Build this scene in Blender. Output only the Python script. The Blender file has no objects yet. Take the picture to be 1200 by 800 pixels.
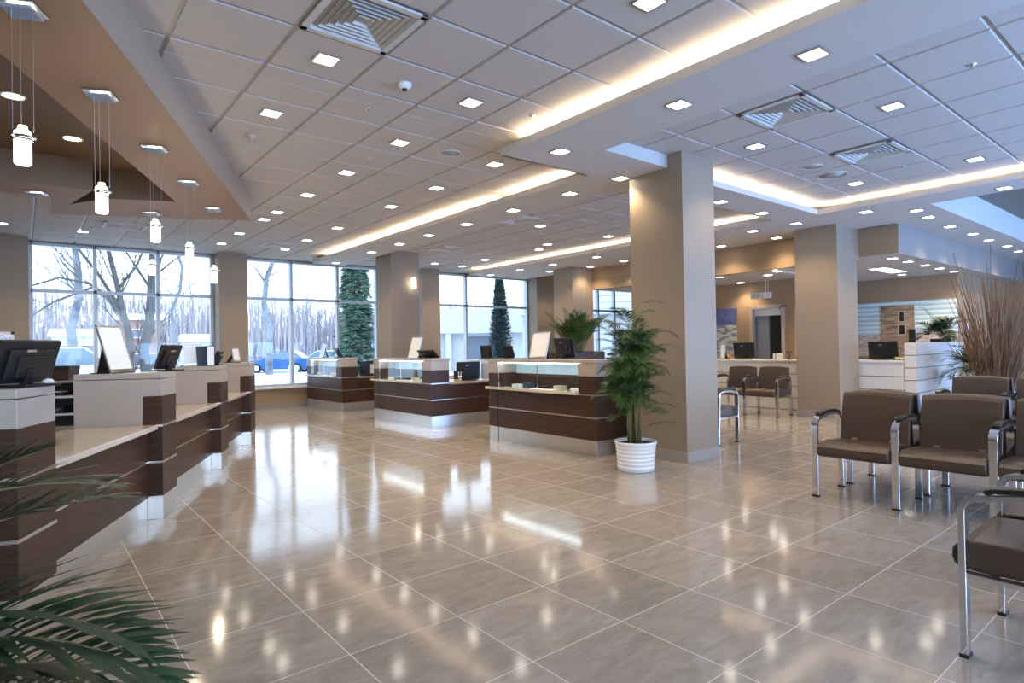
import bpy, bmesh, math, random
from mathutils import Vector, Matrix, geometry
random.seed(7)
PI = math.pi
col = bpy.context.scene.collection
ZT, ZS, ZL = 3.36, 3.22, 3.03      # tile ceiling, dropped beams, left soffit

# ------------------------------------------------------------------ materials
def nt_new(name):
    m = bpy.data.materials.new(name); m.use_nodes = True
    n = m.node_tree.nodes; b = n['Principled BSDF']
    return m, m.node_tree, n, b
def pmat(name, c, rough=.5, metal=0., spec=.5, coat=0., emit=None, es=0., bump=0., bscale=60., var=0., vscale=4., trans=0.):
    m, t, n, b = nt_new(name)
    b.inputs['Base Color'].default_value = (*c, 1)
    b.inputs['Roughness'].default_value = rough
    b.inputs['Metallic'].default_value = metal
    b.inputs['Specular IOR Level'].default_value = spec
    b.inputs['Coat Weight'].default_value = coat
    if emit: b.inputs['Emission Color'].default_value = (*emit, 1); b.inputs['Emission Strength'].default_value = es
    if var or bump:
        tc = n.new('ShaderNodeTexCoord'); nz = n.new('ShaderNodeTexNoise')
        nz.inputs['Scale'].default_value = vscale; nz.inputs['Detail'].default_value = 4
        t.links.new(tc.outputs['Object'], nz.inputs['Vector'])
        if var:
            r = n.new('ShaderNodeValToRGB')
            r.color_ramp.elements[0].position = .3; r.color_ramp.elements[1].position = .7
            r.color_ramp.elements[0].color = (*[x*(1-var) for x in c], 1)
            r.color_ramp.elements[1].color = (*[min(1, x*(1+var)) for x in c], 1)
            t.links.new(nz.outputs['Fac'], r.inputs['Fac']); t.links.new(r.outputs['Color'], b.inputs['Base Color'])
        if bump:
            nb = n.new('ShaderNodeTexNoise'); nb.inputs['Scale'].default_value = bscale
            t.links.new(tc.outputs['Object'], nb.inputs['Vector'])
            bp = n.new('ShaderNodeBump'); bp.inputs['Strength'].default_value = bump; bp.inputs['Distance'].default_value = .002
            t.links.new(nb.outputs['Fac'], bp.inputs['Height']); t.links.new(bp.outputs['Normal'], b.inputs['Normal'])
    return m
def wood(name, c0, c1, sc=(1.2, 1.2, 34), rough=.38):
    m, t, n, b = nt_new(name)
    tc = n.new('ShaderNodeTexCoord'); mp = n.new('ShaderNodeMapping'); mp.inputs['Scale'].default_value = sc
    nz = n.new('ShaderNodeTexNoise'); nz.inputs['Scale'].default_value = 2.2; nz.inputs['Detail'].default_value = 7; nz.inputs['Distortion'].default_value = .6
    r = n.new('ShaderNodeValToRGB')
    r.color_ramp.elements[0].position = .32; r.color_ramp.elements[1].position = .7
    r.color_ramp.elements[0].color = (*c0, 1); r.color_ramp.elements[1].color = (*c1, 1)
    t.links.new(tc.outputs['Object'], mp.inputs['Vector']); t.links.new(mp.outputs['Vector'], nz.inputs['Vector'])
    t.links.new(nz.outputs['Fac'], r.inputs['Fac']); t.links.new(r.outputs['Color'], b.inputs['Base Color'])
    b.inputs['Roughness'].default_value = rough; b.inputs['Specular IOR Level'].default_value = .32
    return m
def emis(name, c, s):
    m = bpy.data.materials.new(name); m.use_nodes = True
    t = m.node_tree; t.nodes.clear()
    e = t.nodes.new('ShaderNodeEmission'); o = t.nodes.new('ShaderNodeOutputMaterial')
    e.inputs['Color'].default_value = (*c, 1); e.inputs['Strength'].default_value = s
    t.links.new(e.outputs[0], o.inputs[0]); return m
def glassmat(name, tint=(1, 1, 1), refl=1.0):
    m = bpy.data.materials.new(name); m.use_nodes = True
    t = m.node_tree; t.nodes.clear(); N = t.nodes.new
    o = N('ShaderNodeOutputMaterial'); tr = N('ShaderNodeBsdfTransparent'); gl = N('ShaderNodeBsdfGlossy')
    gl.inputs['Roughness'].default_value = .02; tr.inputs['Color'].default_value = (*tint, 1)
    fr = N('ShaderNodeFresnel'); fr.inputs['IOR'].default_value = 1.45
    mu = N('ShaderNodeMath'); mu.operation = 'MULTIPLY'; mu.inputs[1].default_value = refl
    mx = N('ShaderNodeMixShader')
    ge = N('ShaderNodeNewGeometry'); iv = N('ShaderNodeMath'); iv.operation = 'SUBTRACT'; iv.inputs[0].default_value = 1
    m2 = N('ShaderNodeMath'); m2.operation = 'MULTIPLY'; m2.use_clamp = True
    t.links.new(ge.outputs['Backfacing'], iv.inputs[1]); t.links.new(fr.outputs[0], mu.inputs[0])
    t.links.new(mu.outputs[0], m2.inputs[0]); t.links.new(iv.outputs[0], m2.inputs[1]); t.links.new(m2.outputs[0], mx.inputs[0])
    t.links.new(tr.outputs[0], mx.inputs[1]); t.links.new(gl.outputs[0], mx.inputs[2]); t.links.new(mx.outputs[0], o.inputs[0])
    return m
def leafmat(name, c, c2):
    m, t, n, b = nt_new(name)
    tc = n.new('ShaderNodeTexCoord'); nz = n.new('ShaderNodeTexNoise'); nz.inputs['Scale'].default_value = 9
    r = n.new('ShaderNodeValToRGB'); r.color_ramp.elements[0].position = .35; r.color_ramp.elements[1].position = .68
    r.color_ramp.elements[0].color = (*c, 1); r.color_ramp.elements[1].color = (*c2, 1)
    t.links.new(tc.outputs['Object'], nz.inputs['Vector']); t.links.new(nz.outputs['Fac'], r.inputs['Fac'])
    t.links.new(r.outputs['Color'], b.inputs['Base Color'])
    b.inputs['Roughness'].default_value = .5; b.inputs['Specular IOR Level'].default_value = .3
    return m
def floormat():
    m, t, n, b = nt_new('polished_stone_tile')
    L = t.links.new; N = n.new
    tc = N('ShaderNodeTexCoord'); sx = N('ShaderNodeSeparateXYZ'); L(tc.outputs['Object'], sx.inputs[0])
    def M(op, a, bb=None, c=None):
        q = N('ShaderNodeMath'); q.operation = op
        for i, v in enumerate((a, bb, c)):
            if v is None: continue
            if isinstance(v, (int, float)): q.inputs[i].default_value = v
            else: L(v, q.inputs[i])
        return q.outputs[0]
    P = .5438; Q = .5479
    def axis(o, off, p):
        u = M('DIVIDE', M('SUBTRACT', o, off), p); f = M('FRACT', u)
        e = M('MINIMUM', f, M('SUBTRACT', 1., f))
        return M('FLOOR', u), M('MULTIPLY', e, p)
    fx, ex = axis(sx.outputs['X'], FX, P); fy, ey = axis(sx.outputs['Y'], FY, Q)
    edge = M('MINIMUM', ex, ey)
    grout = M('LESS_THAN', edge, .0022)
    cv = N('ShaderNodeCombineXYZ'); L(fx, cv.inputs[0]); L(fy, cv.inputs[1])
    wn = N('ShaderNodeTexWhiteNoise'); wn.noise_dimensions = '2D'; L(cv.outputs[0], wn.inputs['Vector'])
    mp = N('ShaderNodeMapping'); mp.inputs['Scale'].default_value = (3.2, 9, 1); L(tc.outputs['Object'], mp.inputs['Vector'])
    ad = N('ShaderNodeVectorMath'); ad.operation = 'ADD'; L(mp.outputs[0], ad.inputs[0])
    sc = N('ShaderNodeVectorMath'); sc.operation = 'SCALE'; sc.inputs['Scale'].default_value = 17.; L(wn.outputs['Color'], sc.inputs[0]); L(sc.outputs[0], ad.inputs[1])
    nz = N('ShaderNodeTexNoise'); nz.inputs['Scale'].default_value = 1.6; nz.inputs['Detail'].default_value = 9; nz.inputs['Distortion'].default_value = .8; nz.inputs['Roughness'].default_value = .62; L(ad.outputs[0], nz.inputs['Vector'])
    r = N('ShaderNodeValToRGB'); r.color_ramp.elements[0].position = .3; r.color_ramp.elements[1].position = .72
    r.color_ramp.elements[0].color = (.262, .228, .20, 1); r.color_ramp.elements[1].color = (.385, .35, .318, 1)
    L(nz.outputs['Fac'], r.inputs['Fac'])
    hs = N('ShaderNodeHueSaturation'); L(r.outputs['Color'], hs.inputs['Color'])
    L(M('MULTIPLY_ADD', wn.outputs['Value'], .16, .92), hs.inputs['Value'])
    mx = N('ShaderNodeMix'); mx.data_type = 'RGBA'; L(grout, mx.inputs[0]); L(hs.outputs[0], mx.inputs[6]); mx.inputs[7].default_value = (.62, .58, .53, 1)
    L(mx.outputs[2], b.inputs['Base Color'])
    rr = M('MULTIPLY_ADD', nz.outputs['Fac'], .05, .075); L(M('MULTIPLY_ADD', grout, .35, rr), b.inputs['Roughness'])
    b.inputs['Specular IOR Level'].default_value = .5
    bm_ = N('ShaderNodeBump'); bm_.inputs['Strength'].default_value = .35; bm_.inputs['Distance'].default_value = .002
    L(M('SUBTRACT', M('MULTIPLY', nz.outputs['Fac'], .015), M('MULTIPLY', grout, .6)), bm_.inputs['Height']); L(bm_.outputs[0], b.inputs['Normal'])
    return m
FX, FY = .5105, 4.0565
M = {}
M['floor'] = floormat()
M['tile'] = pmat('mineral_ceiling_tile', (.56, .52, .485), .85, bump=.25, bscale=180, spec=.2)
M['tbar'] = pmat('ceiling_tee_bar', (.42, .39, .36), .45)
M['gyp'] = pmat('painted_plasterboard', (.60, .575, .55), .7, spec=.25)
M['bulk'] = pmat('pale_bulkhead_paint', (.27, .25, .24), .65)
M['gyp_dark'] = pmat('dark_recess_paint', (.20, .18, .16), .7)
M['brown'] = pmat('brown_soffit_paint', (.285, .175, .105), .6)
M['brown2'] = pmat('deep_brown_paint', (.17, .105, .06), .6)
M['soffit_side'] = pmat('soffit_side_paint', (.40, .315, .24), .6)
M['tan'] = pmat('tan_wall_paint', (.36, .25, .155), .65, bump=.1, bscale=300)
M['col'] = pmat('column_paint', (.305, .238, .175), .6, bump=.08, bscale=300)
M['base'] = pmat('baseboard_tile', (.34, .30, .27), .35)
M['wood'] = wood('walnut_laminate', (.034, .0165, .0105), (.086, .041, .026))
M['woodx'] = wood('light_laminate', (.36, .28, .2), (.5, .4, .3), (1.5, 1.5, 20), .25)
M['cream'] = pmat('cream_laminate', (.45, .385, .33), .3, spec=.5, var=.04, vscale=3)
M['top'] = pmat('polished_cream_top', (.66, .58, .49), .1, spec=.6)
M['steel'] = pmat('brushed_steel', (.72, .72, .72), .28, 1.)
M['chrome'] = pmat('chrome', (.80, .80, .82), .1, 1.)
M['satin'] = pmat('satin_aluminium', (.66, .67, .69), .3, 1.)
M['black'] = pmat('black_plastic', (.012, .012, .014), .35)
M['screen'] = pmat('dark_screen', (.01, .011, .014), .08)
M['white'] = pmat('white_gloss', (.82, .83, .84), .3)
M['whitep'] = pmat('white_paper', (.85, .86, .88), .6)
M['slat'] = pmat('white_slat_lacquer', (.72, .71, .69), .28)
M['gap'] = pmat('shadow_gap', (.12, .11, .10), .6)
M['leather'] = pmat('taupe_leatherette', (.072, .044, .030), .36, spec=.5)
M['leather_d'] = pmat('dark_back_shell', (.035, .028, .026), .45)
M['pad'] = pmat('black_arm_pad', (.012, .012, .012), .3)
M['palm'] = leafmat('palm_leaf', (.012, .042, .008), (.045, .105, .018))
M['palm_y'] = leafmat('palm_leaf_pale', (.03, .075, .012), (.09, .15, .03))
M['palm_d'] = leafmat('palm_leaf_deep', (.007, .027, .012), (.022, .062, .022))
M['stem'] = pmat('palm_cane', (.16, .15, .06), .5, var=.3, vscale=20)
M['soil'] = pmat('potting_soil', (.02, .014, .01), .95)
M['twig'] = pmat('dried_twig', (.15, .072, .03), .75, var=.5, vscale=3)
M['glass'] = glassmat('window_glass', (.97, .985, 1), 1.)
M['vit'] = glassmat('vitrine_glass', (.93, .97, .97), 2.2)
M['mull'] = pmat('aluminium_mullion', (.50, .53, .56), .4, .3)
M['opal'] = pmat('reflection_blue_back_panel', (.62, .76, .84), .12)  # blue-white tone stands in for daylight reflected in the case glass
M['case_glow'] = emis('added_case_glow', (.85, .94, 1), 12.)  # glow added inside the display cases to brighten their back panels
M['lens'] = emis('downlight_lens', (1, .90, .74), 16.)
M['round'] = emis('round_lens', (1, .84, .6), 9.)
M['shade'] = emis('pendant_opal_glass', (1, .88, .70), 5.5)
M['panel'] = emis('light_panel', (1, .95, .8), 2.2)
M['led'] = emis('cove_led', (1, .78, .52), 70.)
M['crystal'] = pmat('crystal_prism', (.62, .70, .80), .12, .6)
M['vent'] = pmat('vent_louvre', (.62, .60, .57), .5)
M['ventdark'] = pmat('vent_throat', (.02, .02, .02), .8)
M['paper_y'] = pmat('cream_keypad', (.7, .62, .42), .5)
M['snow'] = pmat('packed_snow', (.62, .65, .70), .9, var=.05, vscale=.3)
M['bark'] = pmat('grey_bark', (.115, .11, .11), .9, var=.3, vscale=3)
M['bark_far'] = pmat('haze_paled_bark', (.27, .26, .29), .9, var=.15, vscale=2)  # distance haze is mixed into this pale bark colour
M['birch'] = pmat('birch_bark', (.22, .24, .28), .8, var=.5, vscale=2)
M['brush'] = pmat('haze_paled_brush', (.44, .395, .43), .95, var=.15, vscale=.4)  # lavender paleness is aerial haze put into the colour
M['spruce'] = leafmat('spruce_needles', (.05, .12, .08), (.15, .24, .18))
M['thuja'] = leafmat('thuja_needles', (.02, .04, .038), (.075, .12, .11))
M['brick'] = pmat('pink_brick', (.36, .22, .19), .9)
M['render'] = pmat('white_render', (.60, .60, .61), .8)
M['roofsnow'] = pmat('snowy_roof', (.62, .65, .7), .9)
M['wing'] = pmat('house_window_dark', (.16, .18, .22), .2)
M['carblue'] = pmat('blue_car_paint', (.03, .13, .36), .18, .2, coat=.5)
M['carwhite'] = pmat('white_car_paint', (.75, .78, .80), .2, coat=.5)
M['carglass'] = pmat('car_window_tint', (.22, .30, .36), .08)
M['tyre'] = pmat('tyre_rubber', (.02, .02, .02), .8)
M['orange'] = pmat('amber_plastic', (.55, .22, .04), .4)
M['blueitem'] = pmat('blue_plastic', (.03, .075, .12), .4)

# ------------------------------------------------------------------ mesh builder
class B:
    def __init__(s): s.v = []; s.f = []
    def add(s, vs, fs):
        k = len(s.v); s.v += [tuple(v) for v in vs]; s.f += [[i+k for i in f] for f in fs]; return s
    def box(s, x0, x1, y0, y1, z0, z1):
        vs = [(x, y, z) for z in (z0, z1) for y in (y0, y1) for x in (x0, x1)]
        return s.add(vs, [(0, 2, 3, 1), (4, 5, 7, 6), (0, 1, 5, 4), (2, 6, 7, 3), (0, 4, 6, 2), (1, 3, 7, 5)])
    def mbox(s, mat, sx, sy, sz):
        vs = [mat @ Vector((x*sx/2, y*sy/2, z*sz/2)) for z in (-1, 1) for y in (-1, 1) for x in (-1, 1)]
        return s.add(vs, [(0, 2, 3, 1), (4, 5, 7, 6), (0, 1, 5, 4), (2, 6, 7, 3), (0, 4, 6, 2), (1, 3, 7, 5)])
    def prism(s, poly, z0, z1):
        n = len(poly)
        vs = [(x, y, z0) for x, y in poly] + [(x, y, z1) for x, y in poly]
        return s.add(vs, [list(range(n))[::-1], list(range(n, 2*n))] + [(i, (i+1) % n, n+(i+1) % n, n+i) for i in range(n)])
    def xprism(s, poly, x0, x1):       # poly in (y,z)
        n = len(poly)
        vs = [(x0, y, z) for y, z in poly] + [(x1, y, z) for y, z in poly]
        return s.add(vs, [list(range(n)), list(range(n, 2*n))[::-1]] + [(i, n+i, n+(i+1) % n, (i+1) % n) for i in range(n)])
    def yprism(s, poly, y0, y1):       # poly in (x,z)
        n = len(poly)
        vs = [(x, y0, z) for x, z in poly] + [(x, y1, z) for x, z in poly]
        return s.add(vs, [list(range(n))[::-1], list(range(n, 2*n))] + [(i, (i+1) % n, n+(i+1) % n, n+i) for i in range(n)])
    def slab_hole(s, outer, hole, z0, z1, bottom=True, hole_side=True):
        pts = [Vector((x, y, 0)) for x, y in outer]; h = [Vector((x, y, 0)) for x, y in hole]
        tri = geometry.tessellate_polygon([pts, h]); al = pts + h
        if bottom: s.add([(p.x, p.y, z0) for p in al], [list(t) for t in tri])
        for lp in ((outer, hole) if hole_side else (outer,)):
            n = len(lp); s.add([(x, y, z0) for x, y in lp] + [(x, y, z1) for x, y in lp], [(i, (i+1) % n, n+(i+1) % n, n+i) for i in range(n)])
        return s
    def tube(s, pts, r, n=8, cap=True):
        pts = [Vector(p) for p in pts]; rs = r if isinstance(r, (list, tuple)) else [r]*len(pts)
        k = len(s.v); up = None
        for i, p in enumerate(pts):
            d = (pts[min(i+1, len(pts)-1)] - pts[max(i-1, 0)])
            if d.length < 1e-9: d = Vector((0, 0, 1))
            d.normalize()
            if up is None:
                up = Vector((0, 0, 1)) if abs(d.z) < .9 else Vector((1, 0, 0))
            a = (up - d*up.dot(d))
            if a.length < 1e-6: a = d.orthogonal()
            a.normalize(); up = a; b = d.cross(a)
            for j in range(n):
                t = 2*PI*j/n; s.v.append(tuple(p + (a*math.cos(t) + b*math.sin(t))*rs[i]))
        for i in range(len(pts)-1):
            for j in range(n):
                s.f.append([k+i*n+j, k+i*n+(j+1) % n, k+(i+1)*n+(j+1) % n, k+(i+1)*n+j])
        if cap:
            s.f.append([k+j for j in range(n)][::-1]); s.f.append([k+(len(pts)-1)*n+j for j in range(n)])
        return s
    def lathe(s, prof, n=28, c=(0, 0, 0)):
        k = len(s.v)
        for r, z in prof:
            for j in range(n):
                t = 2*PI*j/n; s.v.append((c[0]+r*math.cos(t), c[1]+r*math.sin(t), c[2]+z))
        for i in range(len(prof)-1):
            for j in range(n):
                s.f.append([k+i*n+j, k+i*n+(j+1) % n, k+(i+1)*n+(j+1) % n, k+(i+1)*n+j])
        if prof[0][0] > 1e-6: s.f.append([k+j for j in range(n)][::-1])
        if prof[-1][0] > 1e-6: s.f.append([k+(len(prof)-1)*n+j for j in range(n)])
        return s
    def strip(s, pts, w, th, side):
        """flat bar swept along pts; w = width along `side` vector, th = thickness across"""
        pts = [Vector(p) for p in pts]; side = Vector(side).normalized(); k = len(s.v)
        for i, p in enumerate(pts):
            d = (pts[min(i+1, len(pts)-1)] - pts[max(i-1, 0)]).normalized(); nn = d.cross(side).normalized()
            for a, b in ((-1, -1), (1, -1), (1, 1), (-1, 1)): s.v.append(tuple(p + side*a*w/2 + nn*b*th/2))
        for i in range(len(pts)-1):
            for j in range(4): s.f.append([k+i*4+j, k+i*4+(j+1) % 4, k+(i+1)*4+(j+1) % 4, k+(i+1)*4+j])
        s.f.append([k, k+1, k+2, k+3][::-1]); e = k+(len(pts)-1)*4; s.f.append([e, e+1, e+2, e+3])
        return s
    def mesh(s, name, mat, smooth=False, fix=True):
        me = bpy.data.meshes.new(name); me.from_pydata(s.v, [], s.f)
        if fix:
            bm = bmesh.new(); bm.from_mesh(me); bmesh.ops.recalc_face_normals(bm, faces=bm.faces); bm.to_mesh(me); bm.free()
        if mat is not None: me.materials.append(mat)
        if smooth:
            for p in me.polygons: p.use_smooth = True
        me.update(); return me
    def ob(s, name, mat, parent=None, smooth=False, bevel=0., seg=2, fix=True, loc=None):
        o = bpy.data.objects.new(name, s.mesh(name, mat, smooth, fix)); col.objects.link(o)
        if parent: o.parent = parent
        if loc: o.location = loc
        if bevel:
            md = o.modifiers.new('bevel', 'BEVEL'); md.width = bevel; md.segments = seg; md.limit_method = 'ANGLE'; md.angle_limit = .6
        return o
def tag(o, label, cat, group=None, kind=None):
    o['label'] = label; o['category'] = cat
    if group: o['group'] = group
    if kind: o['kind'] = kind
    return o
def struct(o): o['kind'] = 'structure'; return o
def thing(name, label, cat, loc=(0, 0, 0), rz=0., group=None):
    o = bpy.data.objects.new(name, None); col.objects.link(o); o.empty_display_size = .1
    o.location = loc; o.rotation_euler = (0, 0, rz)
    return tag(o, label, cat, group)
def dup(root, loc, rz=None, label=None, group=None):
    r = root.copy(); col.objects.link(r); r.location = loc
    if rz is not None: r.rotation_euler = (0, 0, rz)
    if label: r['label'] = label
    if group: r['group'] = group
    for ch in list(root.children):
        c = ch.copy(); col.objects.link(c); c.parent = r
        for g in list(ch.children):
            d = g.copy(); col.objects.link(d); d.parent = c
    return r
def pieces(t, name, m, bxs, bevel=0.):
    for q in bxs: o = B().box(*q).ob(name, M[m], t, bevel=bevel)
    return o
ORD = ['nearest', 'second', 'third', 'fourth', 'fifth', 'sixth', 'seventh', 'eighth', 'ninth', 'tenth']

# ------------------------------------------------------------------ shell
struct(B().box(-6.2, 22, -4, 14.1, -.12, 0).ob('floor', M['floor']))
struct(B().box(-6.2, 22, -4, 14.2, 3.75, 3.85).ob('roof_slab', M['gyp']))
# ceiling tiles (lay-in, slightly proud of the tee bars)
TG = .625
def tiles(b, x0, x1, y0, y1, ox, oy, avoid):
    i0, i1 = math.floor((x0-ox)/TG), math.ceil((x1-ox)/TG); j0, j1 = math.floor((y0-oy)/TG), math.ceil((y1-oy)/TG)
    for i in range(i0, i1):
        for j in range(j0, j1):
            a0, a1 = max(x0, ox+i*TG+.012), min(x1, ox+(i+1)*TG-.012); c0, c1 = max(y0, oy+j*TG+.012), min(y1, oy+(j+1)*TG-.012)
            if a1-a0 < .02 or c1-c0 < .02: continue
            if any(abs((a0+a1)/2-p) < .2 and abs((c0+c1)/2-q) < .2 for p, q in avoid): continue
            e = .006; z0 = ZT; z1 = ZT+.012
            b.add([(a0, c0, z1), (a1, c0, z1), (a1, c1, z1), (a0, c1, z1), (a0+e, c0+e, z0), (a1-e, c0+e, z0), (a1-e, c1-e, z0), (a0+e, c1-e, z0)],
                  [(7, 6, 5, 4), (0, 1, 5, 4), (1, 2, 6, 5), (2, 3, 7, 6), (3, 0, 4, 7)])
VENTS = [(2.03-.3125, 3.53), (5.37, 2.625), (7.30, 2.625)]
VENTS[0] = (1.377+.625*.5, 3.834-.625*.5)
GY = 14.0
b = B(); tiles(b, -5.8, 4.0, -3.5, 4.7, 1.377, 3.834, [VENTS[0]]); tiles(b, -5.8, 5.3, 4.7, GY-.02, 1.377, 3.834, []); tiles(b, 5.75, 9.5, 4.75, GY-.02, 1.377, 3.834, [])
tiles(b, 4.45, 9.5, -3.5, 4.13, 5.06-.0, 2.312, VENTS[1:])
struct(b.ob('ceiling', M['tile']))
struct(B().box(-6, 9.9, -3.6, GY, ZT+.013, ZT+.04).ob('ceiling_grid', M['tbar']))

# dropped plasterboard beams with light coves
b = B(); zt = ZS+.02
for x0, x1, y0, y1 in ((3.784, 4.5, -3.5, 4.02), (3.784, 6.0, 4.02, 4.76), (6.0, 9.4625, 4.1715, 4.76), (5.051, 5.765, 4.76, 13.2), (9.291, 11.25, 4.76, 13.2), (9.461, 10.07, -3.5, 4.02),
                       (10.07, 11.25, 2.88, 4.02), (9.4625, 11.25, 4.02, 4.76), (11.25, 20, 2.88, 3.70)):
    b.box(x0, x1, y0, y1, ZS, zt)
for x0, x1, y0, y1 in ((4.47, 4.5, -3.5, 4.02), (4.5, 5.51, 4.02, 4.05), (5.735, 5.765, 4.76, 13.2), (5.765, 9.27, 4.73, 4.76), (9.27, 11.2, 13.17, 13.2), (5.03, 5.765, 13.17, 13.2),
                       (10.04, 10.07, -3.5, 2.88)):
    b.box(x0, x1, y0, y1, zt, ZT+.012)
LIP = ZS+.078
for x0, x1, y0, y1 in ((3.785, 5.03, 4.738, 4.76), (3.763, 3.785, -3.5, 4.76), (5.03, 5.052, 4.76, 13.2), (6.11, 9.462, 4.15, 4.172), (9.44, 9.462, -3.5, 4.1495), (9.27, 9.292, 4.76, 13.2)):
    b.box(x0, x1, y0, y1, ZS, LIP)
struct(b.ob('trim_1', M['gyp']))
def led(x0, x1, y0, y1, lab):
    t = thing('cove_light_strip', lab, 'light', ((x0+x1)/2, (y0+y1)/2, zt))
    w, d = (x1-x0)/2, (y1-y0)/2
    B().box(-w-.012, w+.012, -d-.012, d+.012, 0, LIP-zt-.016).ob('channel', M['white'], t)
    B().box(-w, w, -d, d, LIP-zt-.016, LIP-zt-.004).ob('tube', M['led'], t)
led(3.83, 3.86, .6, 2.95, 'warm cove strip glowing over the left edge of the nearest dropped ceiling beam')
led(3.83, 3.86, 3.1, 4.45, 'short warm cove strip at the far end of the nearest dropped beam')
led(5.10, 5.13, 4.95, 6.3, 'short warm cove strip just past the step in the middle ceiling beam')
led(5.10, 5.13, 6.6, 9.6, 'long warm cove strip midway along the middle ceiling beam')
led(5.10, 5.13, 9.8, 12.6, 'warm cove strip at the window end of the middle ceiling beam')
led(9.34, 9.37, 5.1, 12.9, 'long warm cove strip along the far right ceiling beam')
led(6.2, 9.4, 4.215, 4.245, 'warm cove strip on the back edge of the right tile bay')
led(9.505, 9.535, -2.5, 4.1, 'warm cove strip on the right edge of the right tile bay')
# recess on the far right
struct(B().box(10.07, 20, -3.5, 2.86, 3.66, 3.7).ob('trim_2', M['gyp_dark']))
struct(B().box(10.07, 20, 2.86, 2.88, ZS, 3.70).ob('trim_3', M['gyp']))

# left brown soffit tray
outer = [(-2.38, -2.25), (-5.8, -2.25), (-5.8, 8.39), (.26, 8.39), (.29, 9.39), (2.385, 8.435)]
hole = [(-1.87, .55), (-4.6, .55), (-4.6, 7.87), (.59, 7.80), (.43, 8.66), (.75, 8.12), (1.385, 7.85)]
b = B().slab_hole(outer, hole, ZL, ZL+.004, hole_side=False)
struct(b.ob('trim_4', M['brown']))
n = len(outer); b = B().add([(x, y, ZL) for x, y in outer]+[(x, y, ZT+.01) for x, y in outer], [(i, (i+1) % n, n+(i+1) % n, n+i) for i in range(n)])
struct(b.ob('trim_5', M['soffit_side']))
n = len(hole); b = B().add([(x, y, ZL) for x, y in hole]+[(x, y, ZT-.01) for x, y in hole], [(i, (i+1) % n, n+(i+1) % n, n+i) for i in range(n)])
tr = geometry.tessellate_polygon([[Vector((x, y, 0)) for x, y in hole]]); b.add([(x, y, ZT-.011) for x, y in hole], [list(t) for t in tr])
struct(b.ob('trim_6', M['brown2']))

# columns
def column(name, x0, x1, y0, y1, z1=ZT, m='col', bb=True):
    struct(B().box(x0, x1, y0, y1, 0, z1).ob(name, M[m]))
    if bb: struct(B().box(x0-.012, x1+.012, y0-.012, y1+.012, 0, .115).ob(name.replace('column', 'baseboard'), M['base'], bevel=.004))
column('column_middle', 5.51, 6.11, 3.835, 4.555)
column('column_right', 10.42, 11.2, 4.29, 4.99)
column('column_front', 6.02, 6.70, 11.42, 12.1)
column('column_back', 10.46, 10.98, 10.5, 11.15)
column('column_window', 3.164, 3.734, 13.54, 14.1)
column('column_far', 8.03, 8.57, 13.54, 14.1)
column('column_corner', 12.0, 12.7, 13.54, 14.1)
# front wall left with small window
b = B(); b.box(-6, -1.4, 13.54, 14.1, 0, ZT); b.box(-.12, .077, 13.54, 14.1, 0, ZT); b.box(-1.4, -.12, 13.54, 14.1, 0, .97); b.box(-1.4, -.12, 13.54, 14.1, 1.69, ZT)
struct(b.ob('wall_front', M['col']))
w = struct(B().box(-1.4, -1.34, 13.50, 13.58, .97, 1.69).box(-.17, -.12, 13.50, 13.58, .97, 1.69).box(-1.4, -.12, 13.50, 13.58, 1.64, 1.69).box(-1.4, -.12, 13.48, 13.58, .97, 1.02).ob('window_5', M['white'], bevel=.004))
B().box(-1.34, -.17, 13.54, 13.546, 1.02, 1.64).ob('pane', M['glass'], w)
# glazed front
def window(name, x0, x1, muls, ztr=2.458, zs=.475, zh=3.34):
    b = B()
    for x in [x0, x1]: b.box(x-.035, x+.035, GY-.05, GY+.08, zs, zh)
    for x in muls: b.box(x-.032, x+.032, GY-.05, GY+.08, zs, zh)
    b.box(x0, x1, GY-.05, GY+.08, ztr-.03, ztr+.03); b.box(x0, x1, GY-.06, GY+.08, zs-.02, zs+.05); b.box(x0, x1, GY-.05, GY+.08, zh-.05, zh)
    w = struct(b.ob(name, M['mull'], bevel=.004))
    xs = [x0]+muls+[x1]
    for i in range(len(xs)-1):
        for z0, z1 in ((zs+.05, ztr-.03), (ztr+.03, zh-.05)):
            B().box(xs[i]+.033, xs[i+1]-.033, GY+.01, GY+.018, z0, z1).ob('pane', M['glass'], w)
    B().box(x0-.02, x1+.02, GY-.16, GY+.02, zs-.05, zs).ob('window_sill', M['white'], w, bevel=.006)
    return w
window('window_1', .1, 3.13, [1.075, 2.126])
window('window_2', 3.77, 8.0, [4.81, 5.925, 6.96])
window('window_3', 8.6, 11.98, [9.71])
window('window_4', 12.75, 19.5, [15.15, 15.98, 17.4, 18.6], zh=3.2)
b = B().box(0, 20, GY-.08, GY+.12, 0, .425).box(0, 20, GY-.02, GY+.12, 3.34, 3.7)
struct(b.ob('wall_window', M['tan']))
struct(B().box(0, 20, GY-.095, GY-.075, 0, .115).ob('baseboard_window', M['base']))
# other sides of the hall
struct(B().box(-6.2, -6, -4, 14.1, 0, 3.75).ob('wall_left', M['tan']))
struct(B().box(19.9, 20.1, -4, 14.1, 0, 3.75).ob('wall_right', M['tan']))
b = B().box(-6, 20, -3.75, -3.6, 0, .12).box(-6, 20, -3.75, -3.6, 3.2, 3.75)
for x in range(-6, 21, 2): b.box(x-.06, x+.06, -3.75, -3.6, .12, 3.2)
struct(b.ob('wall_back', M['mull']))

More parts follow.
